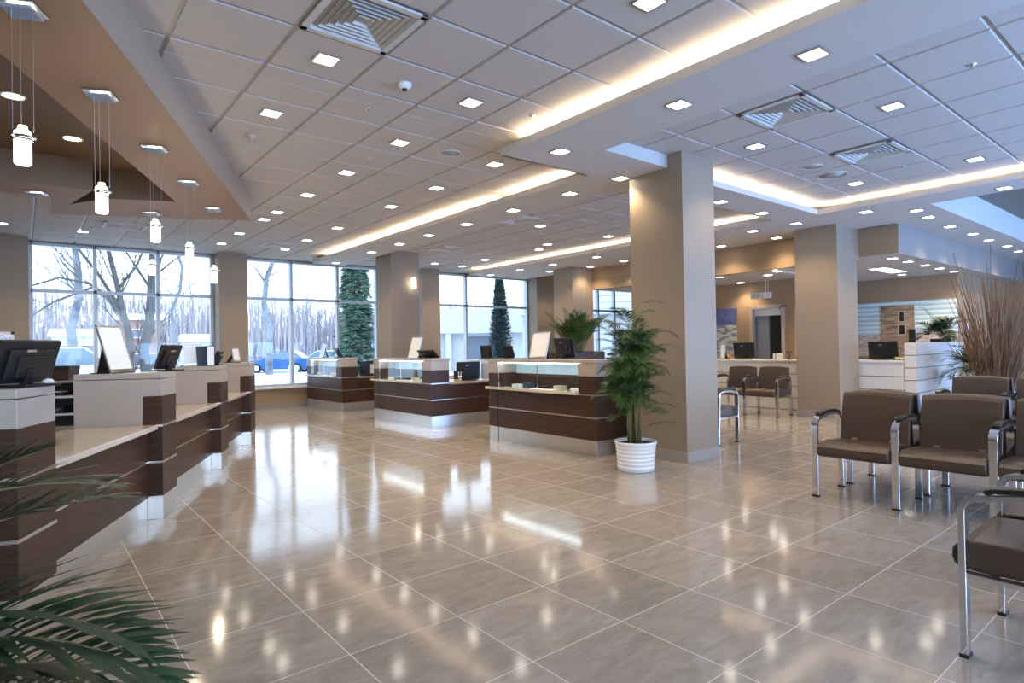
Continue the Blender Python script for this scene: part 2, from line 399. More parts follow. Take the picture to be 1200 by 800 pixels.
# office zone to the right: header, lower ceiling, back wall
struct(B().box(11.2, 11.35, 4.3, 10.5, 2.69, ZT).ob('wall_header', M['tan']))
struct(B().box(10.985, 11.2, 10.5, 11.1, 0, ZT).ob('wall_partition', M['tan']))
struct(B().box(11.35, 14, 5.95, 10.5, 2.69, 2.73).ob('ceiling_office', M['tile']))
b = B().box(13.3, 13.42, 5.95, 6.66, 0, 2.69).box(13.3, 13.42, 7.38, 10.5, 0, 2.69).box(13.3, 13.42, 6.66, 7.38, 2.08, 2.69)
struct(b.ob('wall_office', M['tan']))
d = struct(B().box(13.24, 13.44, 6.60, 6.68, 0, 2.12).box(13.24, 13.44, 7.36, 7.44, 0, 2.12).box(13.24, 13.44, 6.60, 7.44, 2.06, 2.14).ob('door_1', M['cream'], bevel=.005))
B().box(13.36, 13.37, 6.68, 7.36, 1.9, 2.06).ob('transom_panel', M['whitep'], d)
B().box(13.36, 13.40, 7.02, 7.36, 0, 1.9).ob('leaf', M['wing'], d)
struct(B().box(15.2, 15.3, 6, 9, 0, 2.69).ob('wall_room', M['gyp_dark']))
# reception alcove
b = B(); b.box(11.33, 20, 3.68, 3.80, 2.74, ZT); b.box(11.331, 11.45, 3.801, 4.5, 2.74, ZT)
struct(b.ob('wall_bulkhead', M['bulk']))
struct(B().box(11.318, 11.3295, 3.682, 4.55, 2.742, ZS-.002).ob('wall_bulkhead_side', M['tan']))
struct(B().box(11.332, 20, 3.682, 6.42, 2.736, 2.78).ob('ceiling_alcove', M['tile']))
struct(B().box(16, 16.15, 4.06, 7, 0, 2.74).box(16.151, 20, 4.06, 4.18, 0, 2.74).ob('wall_alcove', M['tan']))
struct(B().box(13.42, 16.15, 6.42, 6.55, 0, 2.74).ob('wall_alcove_left', M['tan']))

# ------------------------------------------------------------------ ceiling fittings
bf = B()
for a0, a1, c0, c1 in ((-.085, .085, -.085, -.068), (-.085, .085, .068, .085), (-.085, -.068, -.068, .068), (.068, .085, -.068, .068)): bf.box(a0, a1, c0, c1, -.010, .004)
FR = bf.mesh('frame', M['satin']); LN = B().box(-.069, .069, -.069, .069, -.004, .002).mesh('lens', M['lens'])
LAMPS = []
def downlight(x, y, z, lab, group):
    t = thing('downlight', lab, 'light', (x, y, z), 0, group)
    for nm, me in (('frame', FR), ('lens', LN)):
        o = bpy.data.objects.new(nm, me); col.objects.link(o); o.parent = t
    LAMPS.append((x, y, z))
def row(pts, z, phrase, group):
    for k, p in enumerate(pts):
        downlight(p[0], p[1], z, (f'square downlight, {ORD[k]} from the camera {phrase}' if k else f'square downlight, nearest to the camera {phrase}'), group)
row([(1.695, 4.14), (1.695, 5.365)], ZT, 'of the two in tiles beside the brown soffit', 'downlights by the brown soffit')
row([(2.96, y) for y in (2.266, 4.14, 5.38, 6.66, 7.92, 9.17, 9.79, 11.19, 12.43)], ZT, 'in the long row down the left tile ceiling', 'left ceiling row of downlights')
row([(4.17, y) for y in (5.385, 6.634, 7.876, 9.797, 11.21, 12.44)], ZT, 'in the tile row beside the middle cove beam', 'downlights beside the middle cove')
downlight(-.25, 12.34, ZT, 'square downlight in the tiles at the far left edge above the wall', 'downlights by the left window')
downlight(.793, 12.436, ZT, 'square downlight in the tiles just in front of the left window', 'downlights by the left window')
row([(6.93, 7.70), (8.31, 9.02), (8.50, 11.43), (7.85, 12.61)], ZT, 'in the left row of the central tile bay', 'central bay downlights')
row([(8.68, 7.71), (8.59, 9.60), (8.70, 12.67)], ZT, 'in the row hugging the far right cove', 'central bay downlights')
downlight(6.004, 1.974, ZT, 'square downlight between the two air vents, nearer the front, in the right tile bay', 'right bay downlights')
downlight(6.028, 3.275, ZT, 'square downlight just behind the large right air vent, near the middle column', 'right bay downlights')
downlight(8.536, 3.256, ZT, 'square downlight beyond the round speakers at the back of the right tile bay', 'right bay downlights')
downlight(8.554, 1.978, ZT, 'square downlight against the right cove in the right tile bay', 'right bay downlights')
row([(4.148, 1.831), (4.132, 2.89), (4.164, 4.309)], ZS, 'in the smooth beam at top centre', 'front beam downlights')
row([(5.41, y) for y in (5.437, 6.579, 7.738, 8.866, 9.91, 11.05, 12.83)], ZS, 'in the smooth underside of the middle beam', 'middle beam downlights')
downlight(5.40, 4.593, ZS, 'square downlight touching the left face of the big middle column top', 'cross beam downlights')
downlight(7.423, 4.553, ZS, 'square downlight just right of the big middle column in the cross beam', 'cross beam downlights')
downlight(8.593, 4.589, ZS, 'square downlight in the cross beam between middle and right columns', 'cross beam downlights')
downlight(9.821, 4.665, ZS, 'square downlight at the top left corner of the right column', 'cross beam downlights')
row([(9.831, 1.977), (9.841, 3.62)], ZS, 'in the beam right of the right tile bay', 'right beam downlights')
row([(9.828, 5.425), (9.76, 9.02), (9.78, 10.447), (9.73, 11.617), (9.724, 12.823)], ZS, 'in the inner row of the far right beam', 'far right beam downlights')
row([(10.859, 5.528), (10.815, 6.634), (10.767, 9.108), (10.802, 10.202), (10.593, 11.45)], ZS, 'in the outer row washing the tan header wall', 'header wash downlights')
row([(10.388, 3.131), (11.109, 3.192), (12.361, 3.232), (13.614, 3.213), (14.747, 3.224), (16.05, 3.201), (17.249, 3.25)], ZS, 'in the row washing the pale bulkhead at right', 'bulkhead downlights')
row([(12.0, 4.0), (12.75, 4.0), (13.676, 4.0), (14.556, 4.0), (15.505, 4.0)], 2.738, 'in the low ceiling edge over the alcove', 'alcove downlights')
downlight(15.141, 4.87, 2.738, 'square downlight washing the tan strip above the striped mural', 'alcove downlights')
row([(11.6, 5.9), (12.05, 6.33)], 2.688, 'on the right side of the low office ceiling', 'office downlights')
row([(11.5, 7.1), (13.0, 7.5)], 2.688, 'on the left side of the low office ceiling', 'office downlights')
downlight(12.3, 12.85, ZS, 'added unseen square downlight brightening the tan window column at the far end of the header', 'header wash downlights')  # extra fitting hidden by column_back, added to light column_corner
downlight(11.9, 2.1, 3.66, 'square downlight in the dark recess at the far right edge', 'recess downlight')
t = thing('light_panel', 'long flat fluorescent panel in the low alcove ceiling', 'light', (13.9, 4.72, 2.738))
B().box(-.62, .62, -.17, .17, -.012, .004).ob('frame', M['satin'], t); B().box(-.6, .6, -.15, .15, -.016, -.011).ob('diffuser', M['panel'], t)

# air vents
def vent(x, y, z, lab):
    t = thing('air_vent', lab, 'air vent', (x, y, z), 0, 'ceiling air vents')
    h = .300
    b = B()
    for a in (-1, 1):
        b.box(min(a*h, a*(h-.045)), max(a*h, a*(h-.045)), -h, h, -.012, .004); b.box(-h, h, min(a*h, a*(h-.045)), max(a*h, a*(h-.045)), -.012, .004)
    b.ob('frame', M['vent'], t, bevel=.003)
    B().box(-h, h, -h, h, .085, .10).ob('throat', M['ventdark'], t)
    for k in range(6):
        r0 = .252-.04*k; r1 = r0-.027; z0, z1 = -.006, .05; b = B()
        ring = lambda r, zz: [(-r, -r, zz), (r, -r, zz), (r, r, zz), (-r, r, zz)]
        b.add(ring(r0, z1)+ring(max(r1, .004), z0)+ring(max(r1, .004), z0+.006)+ring(r0, z1+.006), [])
        fs = []
        for L_ in range(4):
            for i in range(4): fs.append((L_*4+i, L_*4+(i+1) % 4, ((L_+1) % 4)*4+(i+1) % 4, ((L_+1) % 4)*4+i))
        k0 = 0; b.f = [list(f) for f in fs]
        # louvre blades flare outward towards the room
        b.v = ring(r1 if r1 > .004 else .004, z1)+ring(r0, z0)+ring(r0, z0+.005)+ring((r1 if r1 > .004 else .004), z1+.005)
        b.ob('louvre', M['vent'], t, fix=True)
    return t
vent(VENTS[0][0], VENTS[0][1], ZT, 'large square louvred air vent at top left of the tile ceiling')
vent(VENTS[1][0], VENTS[1][1], ZT, 'square louvred air vent next to the smooth beam, nearer of the two at right')
vent(VENTS[2][0], VENTS[2][1], ZT, 'square louvred air vent left of the right cove, farther of the two at right')
vent(6.23, 7.57, ZT, 'small looking air vent in the central tile bay beside the middle beam')
vent(6.9, 10.6, ZT, 'far air vent in the central tile bay above the island desks')
vent(3.9, 12.0, ZT, 'air vent in the tiles in front of the second window')
vent(1.3, 11.6, ZT, 'air vent in the tiles in front of the left window')
def speaker(x, y, z, r, lab):
    t = thing('ceiling_speaker', lab, 'speaker', (x, y, z), 0, 'round ceiling speakers')
    B().lathe([(r, .004), (r, -.006), (r-.012, -.010), (r-.014, -.004), (r-.014, .004)], 32).ob('rim', M['vent'], t, smooth=True)
    B().lathe([(.001, -.006), (r-.014, -.004)], 32).ob('grille', M['tbar'], t, smooth=True)
speaker(3.551, 5.355, ZT, .11, 'round flat speaker in the left tile ceiling beside the cove')
speaker(7.868, 3.276, ZT, .17, 'larger round speaker in the right tile bay')
speaker(7.289, 3.255, ZT, .11, 'smaller round speaker beside the larger one in the right tile bay')
speaker(6.267, 7.082, ZT, .12, 'round speaker in the central tile bay near the middle beam')
t = thing('smoke_detector', 'white dome smoke detector with dark eye in the left tile ceiling', 'detector', (2.338, 4.16, ZT))
B().lathe([(.055, 0), (.055, -.015), (.048, -.03), (.036, -.042), (.001, -.046)], 24).ob('dome', M['white'], t, smooth=True)
B().lathe([(.022, -.036), (.02, -.055), (.001, -.058)], 16).ob('eye', M['black'], t, smooth=True)
t = thing('ceiling_sensor', 'small tan sensor hanging from the tiles beside the brown soffit', 'sensor', (1.712, 6.034, ZT))
B().lathe([(.05, 0), (.05, -.02), (.02, -.025), (.02, -.05), (.001, -.05)], 20).ob('body', M['cream'], t, smooth=True)
SPR = None
for x, y, lab in ((2.32, 4.78, 'tiny sprinkler disc between the two downlights by the brown soffit'), (3.57, 4.05, 'tiny sprinkler disc beside the nearest cove'), (2.94, 6.02, 'tiny sprinkler disc in the row below the dome detector'),
                  (3.55, 7.3, 'tiny sprinkler disc further down the left tile ceiling'), (5.6, 1.3, 'tiny sprinkler disc at top right in the right tile bay'), (8.2, 2.6, 'tiny sprinkler disc near the right cove'), (.9, 12.0, 'tiny sprinkler disc in front of the left window')):
    if SPR is None:
        SPR = thing('sprinkler', lab, 'sprinkler', (x, y, ZT), 0, 'ceiling sprinklers')
        B().lathe([(.010, .03), (.028, .004), (.028, -.005), (.010, -.008), (.010, -.020), (.001, -.020)], 16).ob('rose', M['satin'], SPR, smooth=True)
    else: dup(SPR, (x, y, ZT), None, lab)
# pendants under the brown soffit
PR = math.radians(-24)
def pendant(x, y, z0, ztop, zbot, lab, glass=True):
    t = thing('pendant_light' if glass else 'square_ceiling_light', lab, 'pendant light' if glass else 'light', (x, y, z0), PR, 'pendants under the brown soffit')
    c = B().box(-.085, .085, -.085, .085, -.012, 0).ob('canopy', M['satin'], t, bevel=.003)
    b = B()
    b.box(-.07, .07, -.07, .07, -.030, -.020)
    for i in range(7): b.xprism([(-.07+.02*i, -.030), (-.06+.02*i, -.037), (-.05+.02*i, -.030)], -.068, .068)
    b.ob('crystal', M['crystal'], t, bevel=.003)
    B().lathe([(.03, -.0125), (.055, -.0125), (.055, -.0122), (.03, -.0122)], 20).ob('lens', M['round'], t)
    if not glass: return t
    zt_, zb = ztop-z0, zbot-z0
    b = B()
    for k in range(3):
        a = 2*PI*k/3; b.tube([(.048*math.cos(a), .048*math.sin(a), -.03), (.048*math.cos(a), .048*math.sin(a), zt_-.01)], .0016, 5)
    b.ob('cable', M['satin'], t)
    B().lathe([(.001, zb), (.03, zb), (.036, zb+.006), (.036, zt_-.012), (.022, zt_), (.018, zt_+.02), (.001, zt_+.02)], 24).ob('shade', M['shade'], t, smooth=True)
    b = B().lathe([(.037, zt_-.055), (.041, zt_-.055), (.041, zt_-.03), (.037, zt_-.03)], 20)
    for k in range(3):
        a = 2*PI*k/3; b.tube([(.036*math.cos(a), .036*math.sin(a), zt_-.042), (.058*math.cos(a), .058*math.sin(a), zt_-.042)], .009, 8)
    b.ob('clamp', M['chrome'], t, smooth=True)
    LAMPS2.append((x, y, zbot-.05)); LAMPS3.append((x, y, z0-.0155)); return t
LAMPS2 = []; LAMPS3 = []
for k, (x, y, zt_, zb) in enumerate(((.005, 3.87, 2.41, 2.235), (.416, 4.86, 2.41, 2.225), (.88, 5.872, 2.40, 2.225), (1.328, 6.854, 2.39, 2.215), (1.808, 7.952, 2.31, 2.12))):
    pendant(x, y, ZL, zt_, zb, ['lit glass pendant nearest the camera, over the first counter post', 'lit glass pendant second from the camera under the brown soffit', 'lit glass pendant third from the camera under the brown soffit',
            'lit glass pendant fourth from the camera, small before the window', 'lit glass pendant farthest away, seen before the window column'][k])
pendant(1.25, 8.62, ZL, 2.42, 2.25, 'lit glass pendant on the far arm of the soffit, beside the window column edge')
pendant(.123, 8.22, ZL, 0, 0, 'square crystal light without glass on the far left arm of the soffit', False)
for x, y, lab in ((-.05, 6.187, 'round downlight in the deep brown recess, nearer the left frame edge'), (.379, 7.086, 'round downlight in the deep brown recess, right of the other')):
    t = thing('round_downlight', lab, 'light', (x, y, ZT-.012), 0, 'round recess downlights')
    B().lathe([(.085, 0), (.085, -.008), (.07, -.008), (.07, 0)], 28).ob('frame', M['white'], t, smooth=True); B().lathe([(.001, -.004), (.07, -.004), (.07, -.001)], 28).ob('lens', M['round'], t)
# wall sconce on the front column
t = thing('wall_sconce', 'lit glass sconce on the tan column beyond the second island', 'sconce', (6.52, 11.42, 2.7))
B().box(-.04, .04, -.012, 0, -.03, .09).ob('backplate', M['chrome'], t, bevel=.003)
B().tube([(-.02, -.01, .06), (-.02, -.09, .075), (.0, -.09, .06)], .008, 8).ob('arm', M['chrome'], t, smooth=True)
B().lathe([(.001, -.13), (.04, -.13), (.048, -.12), (.048, .08), (.02, .1), (.001, .1)], 24, (0, -.09, 0)).ob('shade', M['shade'], t, smooth=True)

# ------------------------------------------------------------------ left teller counters
RD = math.atan2(.904, .4275)                       # local x runs down the counter, local y inwards
POSTS = [(-.025, 3.517), (.829, 5.32), (1.665, 7.10), (2.41, 8.66)]
PL = ['cream and walnut counter divider nearest the camera, cut by the left frame edge', 'cream and walnut counter divider second from the camera, with the slanted white board', 'cream and walnut counter divider third from the camera', 'cream and walnut counter divider at the far end of the left counter']
for k, (x, y) in enumerate(POSTS):
    t = thing('counter_divider', PL[k], 'counter', (x, y, 0), RD, 'dividers of the left counter')
    L_ = .346 if k < 3 else .34
    pieces(t, 'pier', 'wood', ((0, L_, 0, .135, .18, .432), (0, L_, 0, .135, .448, .712)), .002)
    B().box(0, L_, 0, .135, .728, .945).ob('block', M['wood'], t, bevel=.002)
    pieces(t, 'inlay', 'steel', ((-.002, L_+.002, -.002, .135, .432, .448), (-.002, L_+.002, -.002, .135, .712, .728)))
    B().box(.004, L_-.004, .004, .6, 0, .18).ob('plinth', M['steel'], t, bevel=.002)
    B().xprism([(.136, .18), (.60, .18), (.60, 1.08), (0, 1.08), (0, .947), (.136, .947)], 0, L_).ob('screen', M['cream'], t, bevel=.003)
    B().box(0, L_, 0, .60, 1.084, 1.127).ob('cap', M['cream'], t, bevel=.004)
BL = ['walnut counter front behind the foreground palm, with pale writing ledge', 'walnut counter front between second and third dividers, with pale ledge', 'walnut counter front between the third and last dividers, with pale ledge']
for k in range(3):
    x, y = POSTS[k]; x2, y2 = POSTS[k+1]; LL = math.hypot(x2-x, y2-y)
    t = thing('teller_counter', BL[k], 'counter', (x, y, 0), RD, 'bays of the left counter')
    a, c = .349, LL-.003
    pieces(t, 'front_panel', 'wood', ((a, c, .10, .14, .17, .432), (a, c, .10, .14, .446, .685)))
    B().box(a, c, .098, .138, .433, .445).ob('inlay', M['steel'], t)
    B().box(a, c, .11, .15, 0, .17).ob('plinth', M['steel'], t)
    B().box(a, c, .03, .62, .69, .728).ob('worktop', M['top'], t, bevel=.004)
    if k == 0:
        # back board visible under the ledge gap
        B().box(a, c, .60, .62, .0, .69).ob('back_panel', M['cream'], t)
# open shelves behind the counter
t = thing('shelf_unit', 'open shelf unit with dark gaps behind the first left counter', 'shelf', (.14, 6.95, 0), RD-PI/2)
for z, n_, m in ((1.04, 'top', 'cream'), (.90, 'shelf', 'white'), (.74, 'shelf', 'white'), (.62, 'shelf', 'cream')): B().box(-.3, .3, 0, .42, z-.02, z).ob(n_, M[m], t, bevel=.003)
B().box(-.3, .3, .40, .42, 0, 1.02).ob('back_panel', M['black'], t); B().box(-.32, -.3, 0, .42, 0, 1.04).ob('side_panel', M['cream'], t); B().box(.3, .32, 0, .42, 0, 1.04).ob('side_panel', M['cream'], t)
B().box(-.3, .3, .02, .40, 0, .60).ob('drawer_front', M['cream'], t)
def place(fx): return fx
t = thing('desk_phone', 'cream keypad phone on the shelf unit behind the left counter', 'phone', (.20, 7.05, .90), RD-PI/2)
B().box(-.12, .12, -.08, .09, 0, .03).ob('base', M['black'], t, bevel=.004); B().box(-.02, .10, -.06, .07, .03, .042).ob('keypad', M['paper_y'], t, bevel=.002)
b = B()
for i in range(3):
    for j in range(3): b.box(-.005+.033*i, .016+.033*i, -.045+.036*j, -.02+.036*j, .042, .047)
b.ob('key', M['black'], t); B().box(-.11, -.05, -.07, .08, .03, .06).ob('handset', M['blueitem'], t, bevel=.012)
t = thing('paper_tray', 'black paper tray with white sheets on the lower shelf', 'tray', (.14, 7.08, .74), RD-PI/2)
B().box(-.2, .2, -.1, .2, 0, .012).box(-.2, -.19, -.1, .2, 0, .07).box(.19, .2, -.1, .2, 0, .07).ob('tray', M['black'], t); B().box(-.18, .1, -.09, .18, .012, .03).ob('paper', M['whitep'], t)
t = thing('storage_box', 'dark brown box standing on top of the shelf unit before the window', 'box', (.22, 7.08, 1.04), RD-PI/2)
B().box(-.16, .16, -.1, .12, 0, .12).ob('body', M['wood'], t, bevel=.004); B().box(-.165, .165, -.105, .125, .10, .135).ob('lid', M['black'], t, bevel=.003)

# small desk things -------------------------------------------------
def monitor(x, y, z, rz, w, h, lean, lab, grp, m='black', foot=True):
    """front (screen) looks along local -y; leans back so its top goes to +y"""
    t = thing('monitor', lab, 'monitor', (x, y, z), rz, grp)
    R = Matrix.Translation((0, 0, .025)) @ Matrix.Rotation(-lean, 4, 'X')
    B().mbox(R @ Matrix.Translation((0, .012, h/2)), w, .024, h).ob('housing', M[m], t, bevel=.004)
    b = B().mbox(R @ Matrix.Translation((0, .034, h*.47)), w*.72, .022, h*.66).mbox(R @ Matrix.Translation((0, .048, h*.42)), w*.45, .018, h*.5)
    b.ob('rear_cover', M[m], t, bevel=.006)
    B().mbox(R @ Matrix.Translation((0, -.001, h/2)), w*.92, .003, h*.88).ob('screen', M['screen'], t)
    if foot:
        B().mbox(R @ Matrix.Translation((0, .05, h*.2)), .05, .03, h*.4).ob('neck', M[m], t, bevel=.004)
        B().box(-w*.3, w*.3, -.06, .14, 0, .014).ob('foot', M[m], t, bevel=.004)
    B().mbox(R @ Matrix.Translation((w*.06, .047, h*.80)), .05, .004, .012).ob('badge', M['satin'], t)
    return t
def board(x, y, z, rz, w, h, lean, lab, grp='display boards on the counters'):
    """panel facing local -y"""
    t = thing('sign_holder', lab, 'sign holder', (x, y, z), rz, grp)
    R = Matrix.Rotation(-lean, 4, 'X')
    B().mbox(R @ Matrix.Translation((0, 0, h/2)), w-.012, .006, h-.012).ob('panel', M['whitep'], t)
    b = B()
    for s in (-1, 1): b.mbox(R @ Matrix.Translation((s*w/2, 0, h/2)), .012, .014, h)
    b.mbox(R @ Matrix.Translation((0, 0, h)), w+.012, .014, .016).mbox(R @ Matrix.Translation((0, 0, .008)), w+.012, .014, .05)
    b.ob('frame', M['satin'], t, bevel=.002)
    b = B(); top = R @ Vector((0, .004, h*.8))
    b.strip([top, (0, max(top.y+.06, .16), 0.006)], w*.5, .006, (1, 0, 0)).box(-w/2, w/2, -.01, .17, 0, .007)
    b.ob('easel_foot', M['black'], t)
    return t
def on(k, lx, ly):
    x, y = POSTS[k]; c, s = math.cos(RD), math.sin(RD); return x+c*lx-s*ly, y+s*lx+c*ly
fz = math.radians(-43)+PI/2
x, y = on(0, .25, .12); monitor(x, y, 1.127, math.radians(-43)-PI/2, .34, .215, .32, 'black monitor leaning back on the nearest counter divider, seen from behind', 'monitors on the left counter')
x, y = on(0, .32, .02)
t = thing('mouse', 'small white mouse beside the nearest leaning monitor', 'mouse', (x, y, 1.127), RD); B().lathe([(.028, 0), (.03, .012), (.02, .03), (.001, .036)], 16).ob('shell', M['white'], t, smooth=True)
x, y = on(1, .17, .33); board(x, y, 1.127, fz, .25, .385, .30, 'large white blank board in thin metal frame leaning on the second divider')
x, y = on(1, .27, .07); monitor(x+.03, y+.2, 1.127, math.radians(-43)-PI/2, .26, .21, .36, 'black monitor leaning on the second divider, right of the white board', 'monitors on the left counter')
x, y = on(2, .17, .16); monitor(x+.06, y+.1, 1.127, math.radians(-30)-PI/2, .18, .17, .55, 'small black monitor tilted far back on the third divider', 'monitors on the left counter')
x, y = on(2, .17, .32); board(x, y, 1.127, math.radians(-85)+PI/2, .17, .25, .1, 'small clear sheet holder on the third divider before the window')
t = thing('binder', 'dark blue binder standing on the third divider beside the small monitor', 'binder', (x+.11, y-.02, 1.127), .4); B().box(-.05, .05, -.12, .12, 0, .22).ob('cover', M['blueitem'], t, bevel=.004); B().box(-.04, .04, -.122, .1, .01, .21).ob('paper', M['whitep'], t)
x, y = on(3, .17, .2); board(x, y, 1.127, math.radians(-60)+PI/2, .12, .2, .2, 'tiny white stand on the last divider against the tan column')

# ------------------------------------------------------------------ island desks
def island(y0, lab, W=2.05, RL=1.35):
    """front face x=5.085 looks to -x, runs y0..y0+W"""
    t = thing('service_island', lab, 'counter', (5.085, y0, 0), 0, 'service islands with glass cases')
    D = .345; a, c = .285, W-.285                  # display case opening
    pieces(t, 'front_panel', 'wood', ((0, D, 0, W-.21, .18, .432), (0, D, 0, W-.21, .448, .695)), .002)
    pieces(t, 'end_block', 'wood', ((0, D, 0, a, .712, .92), (0, D, c+.07, W, .712, .92)), .002)
    pieces(t, 'pier', 'wood', ((0, D, W-.195, W, .18, .432), (0, D, W-.195, W, .448, .712)), .002)
    B().box(.02, D-.02, W-.21, W-.195, .02, 1.06).ob('groove', M['gap'], t)
    pieces(t, 'inlay', 'steel', ((-.002, D+.002, -.002, W-.21, .433, .447), (-.002, D+.002, W-.195, W+.002, .433, .447), (-.002, D+.002, -.002, a, .697, .711)))
    pieces(t, 'plinth', 'steel', ((.004, D-.01, .004, W-.21, 0, .18), (.002, D-.01, W-.195, W-.004, 0, .18)), .002)
    pieces(t, 'side_block', 'cream', ((0, D, 0, a, .922, 1.07), (0, D, c+.07, W, .922, 1.07)), .003)
    B().box(-.004, D+.02, -.004, W+.004, 1.072, 1.112).ob('cap', M['cream'], t, bevel=.004)
    B().box(-.055, D, a-.01, W+.02, .697, .732).ob('ledge', M['top'], t, bevel=.005)
    mid = (a+c)/2
    pieces(t, 'case_front', 'vit', ((.012, .018, a, mid-.004, .732, 1.07), (.012, .018, mid+.004, c+.07, .732, 1.07)))
    pieces(t, 'case_trim', 'chrome', ((.008, .022, mid-.005, mid+.005, .732, 1.07), (.008, .022, c+.065, c+.08, .732, 1.07), (.008, .022, a, a+.01, .732, 1.07)))
    B().box(D-.012, D-.006, a, c+.07, .91, 1.07).ob('case_back', M['opal'], t)
    B().box(.04, .07, a+.02, c+.05, 1.058, 1.070).ob('added_glow_strip', M['case_glow'], t)  # added glowing strip, brightens the upper case back
    B().box(D-.02, D, a, c+.07, .732, .905).ob('case_rear_panel', M['wood'], t)
    pieces(t, 'return_panel', 'wood', ((D+.002, RL, .03, .07, .18, .432), (D+.002, RL, .03, .07, .446, .675)))
    B().box(D+.002, RL, .028, .068, .433, .445).ob('return_inlay', M['steel'], t)
    B().box(D+.002, RL, .036, .076, 0, .18).ob('return_plinth', M['steel'], t)
    B().box(D+.002, RL+.02, 0, .80 if RL > 1 else .3, .676, .715).ob('return_top', M['woodx'], t, bevel=.004)
    if RL > 1: B().box(RL-.02, RL+.02, .07, .78, 0, .676).ob('return_leg', M['wood'], t)
    B().box(D+.002, .75, W-.70, W, .676, .715).ob('inner_desk', M['woodx'], t)
    B().box(D+.03, .60, W-.69, W-.01, 0, .675).ob('drawer_unit', M['cream'], t)
    return t
IY = (4.745, 8.335, 11.84)
island(IY[0], 'walnut island with glass display case beside the potted palm, nearest of three')
island(IY[1], 'walnut island with glass display case in the middle of the three')
island(IY[2], 'walnut island with glass display case farthest back near the second window', 1.95, .88)
# goods in the cases
for k, y0 in enumerate(IY):
    for j, (dy, h, m) in enumerate(((.45, .03, 'whitep'), (.75, .05, 'paper_y'), (1.05, .035, 'black'), (1.35, .06, 'blueitem'), (1.58, .04, 'whitep'))):
        w_ = ('nearest', 'middle', 'farthest')[k]; n_ = ('stack of white leaflets', 'pale yellow card box', 'low black tray', 'small blue box', 'small white leaflet pile')[j]
        t = tag(B().box(-.05, .05, -.07, .07, 0, h).ob('leaflet_stack' if m == 'whitep' else 'display_box', M[m], bevel=.004, loc=(5.23, y0+dy, .732)), f'{n_} inside the glass case of the {w_} island', 'display item', 'goods in the glass cases')
    t = tag(B().box(-.06, .06, -.19, .19, 0, .004).ob('sheet', M['whitep'], loc=(5.12, y0+.95, .732)), f'white sheet lying at the front of the case of the {w_} island', 'paper', 'sheets in the glass cases')
# on top of islands
board(5.27, IY[0]+1.22, 1.112, -PI/2+.12, .29, .37, .28, 'white blank board leaning on top of the nearest island')
monitor(5.33, IY[0]+.72, 1.112, PI/2, .34, .25, .18, 'black monitor seen from behind on top of the nearest island', 'monitors on the islands')
board(5.30, IY[1]+.95, 1.112, -PI/2+.1, .29, .37, .28, 'white blank board leaning on top of the middle island')
monitor(5.34, IY[1]+.40, 1.112, PI/2+.2, .40, .18, .85, 'black monitor tilted almost flat on top of the middle island', 'monitors on the islands')
monitor(5.32, IY[2]+.55, 1.112, PI/2-.2, .36, .22, .5, 'black monitor tilted back on top of the farthest island', 'monitors on the islands')
board(5.22, IY[2]+1.45, 1.112, -PI/2, .2, .3, .3, 'small pale board on top of the farthest island')
monitor(5.95, IY[1]+.22, .715, PI-.3, .42, .30, .1, 'black monitor with pale stand on the low return desk of the middle island', 'monitors on the islands')
t = thing('pen_cup', 'chrome pen cup beside the monitor on the middle island return desk', 'pen cup', (5.72, IY[1]+.12, .715)); B().lathe([(.03, 0), (.03, .09), (.026, .09), (.026, .01), (.001, .01)], 18).ob('cup', M['chrome'], t, smooth=True)
b = B()
for k in range(4): b.tube([(.01*math.cos(k*1.6), .01*math.sin(k*1.6), .02), (.03*math.cos(k*1.6), .03*math.sin(k*1.6), .16)], .004, 6)
b.ob('pen', M['whitep'], t)
t = thing('printer', 'low black printer at the back of the middle island return desk', 'printer', (6.2, IY[1]+.62, .715)); B().box(-.18, .18, -.15, .15, 0, .15).ob('body', M['black'], t, bevel=.012); B().box(-.14, .14, -.2, .0, .04, .05).ob('paper', M['whitep'], t)
t = thing('printer', 'black printer with paper stack on the farthest island return desk', 'printer', (5.74, IY[2]+.16, .715)); B().box(-.12, .12, -.12, .12, 0, .32).ob('body', M['black'], t, bevel=.012); B().box(.0, .1, -.135, -.121, .05, .25).ob('paper', M['whitep'], t)
# back desks between island and window 3
def desk(x, y, w, d, h, lab):
    t = thing('office_desk', lab, 'desk', (x, y, 0), 0, 'desks by the third window')
    B().box(0, w, 0, d, h-.04, h).ob('desk_top', M['white'], t, bevel=.004); B().box(0, w, .02, .05, .1, h-.04).ob('modesty_panel', M['wood'], t)
    for q in (0, w-.04): B().box(q, q+.04, .05, d-.05, 0, h-.04).ob('leg', M['steel'], t)
desk(7.0, 8.9, 1.7, .7, 1.0, 'white topped counter desk behind the middle island')
desk(8.0, 10.9, 1.9, .7, 1.0, 'white topped desk near the third window, behind the others')
monitor(7.42, 9.2, 1.0, .5, .42, .28, .1, 'black monitor on the white desk behind the middle island', 'back desk monitors')
monitor(8.35, 11.2, 1.0, .4, .46, .30, .1, 'left monitor of the two on the desk near the third window', 'back desk monitors')
monitor(9.1, 11.25, 1.0, .4, .46, .26, .3, 'right monitor of the two on the desk near the third window', 'back desk monitors')
t = thing('cash_drawer', 'low black cash drawer on the white desk behind the middle island', 'drawer', (8.28, 9.2, 1.0), .1); B().box(-.25, .25, -.15, .15, 0, .09).ob('body', M['black'], t, bevel=.006); B().box(-.24, .24, -.156, -.15, .01, .07).ob('drawer', M['blueitem'], t)
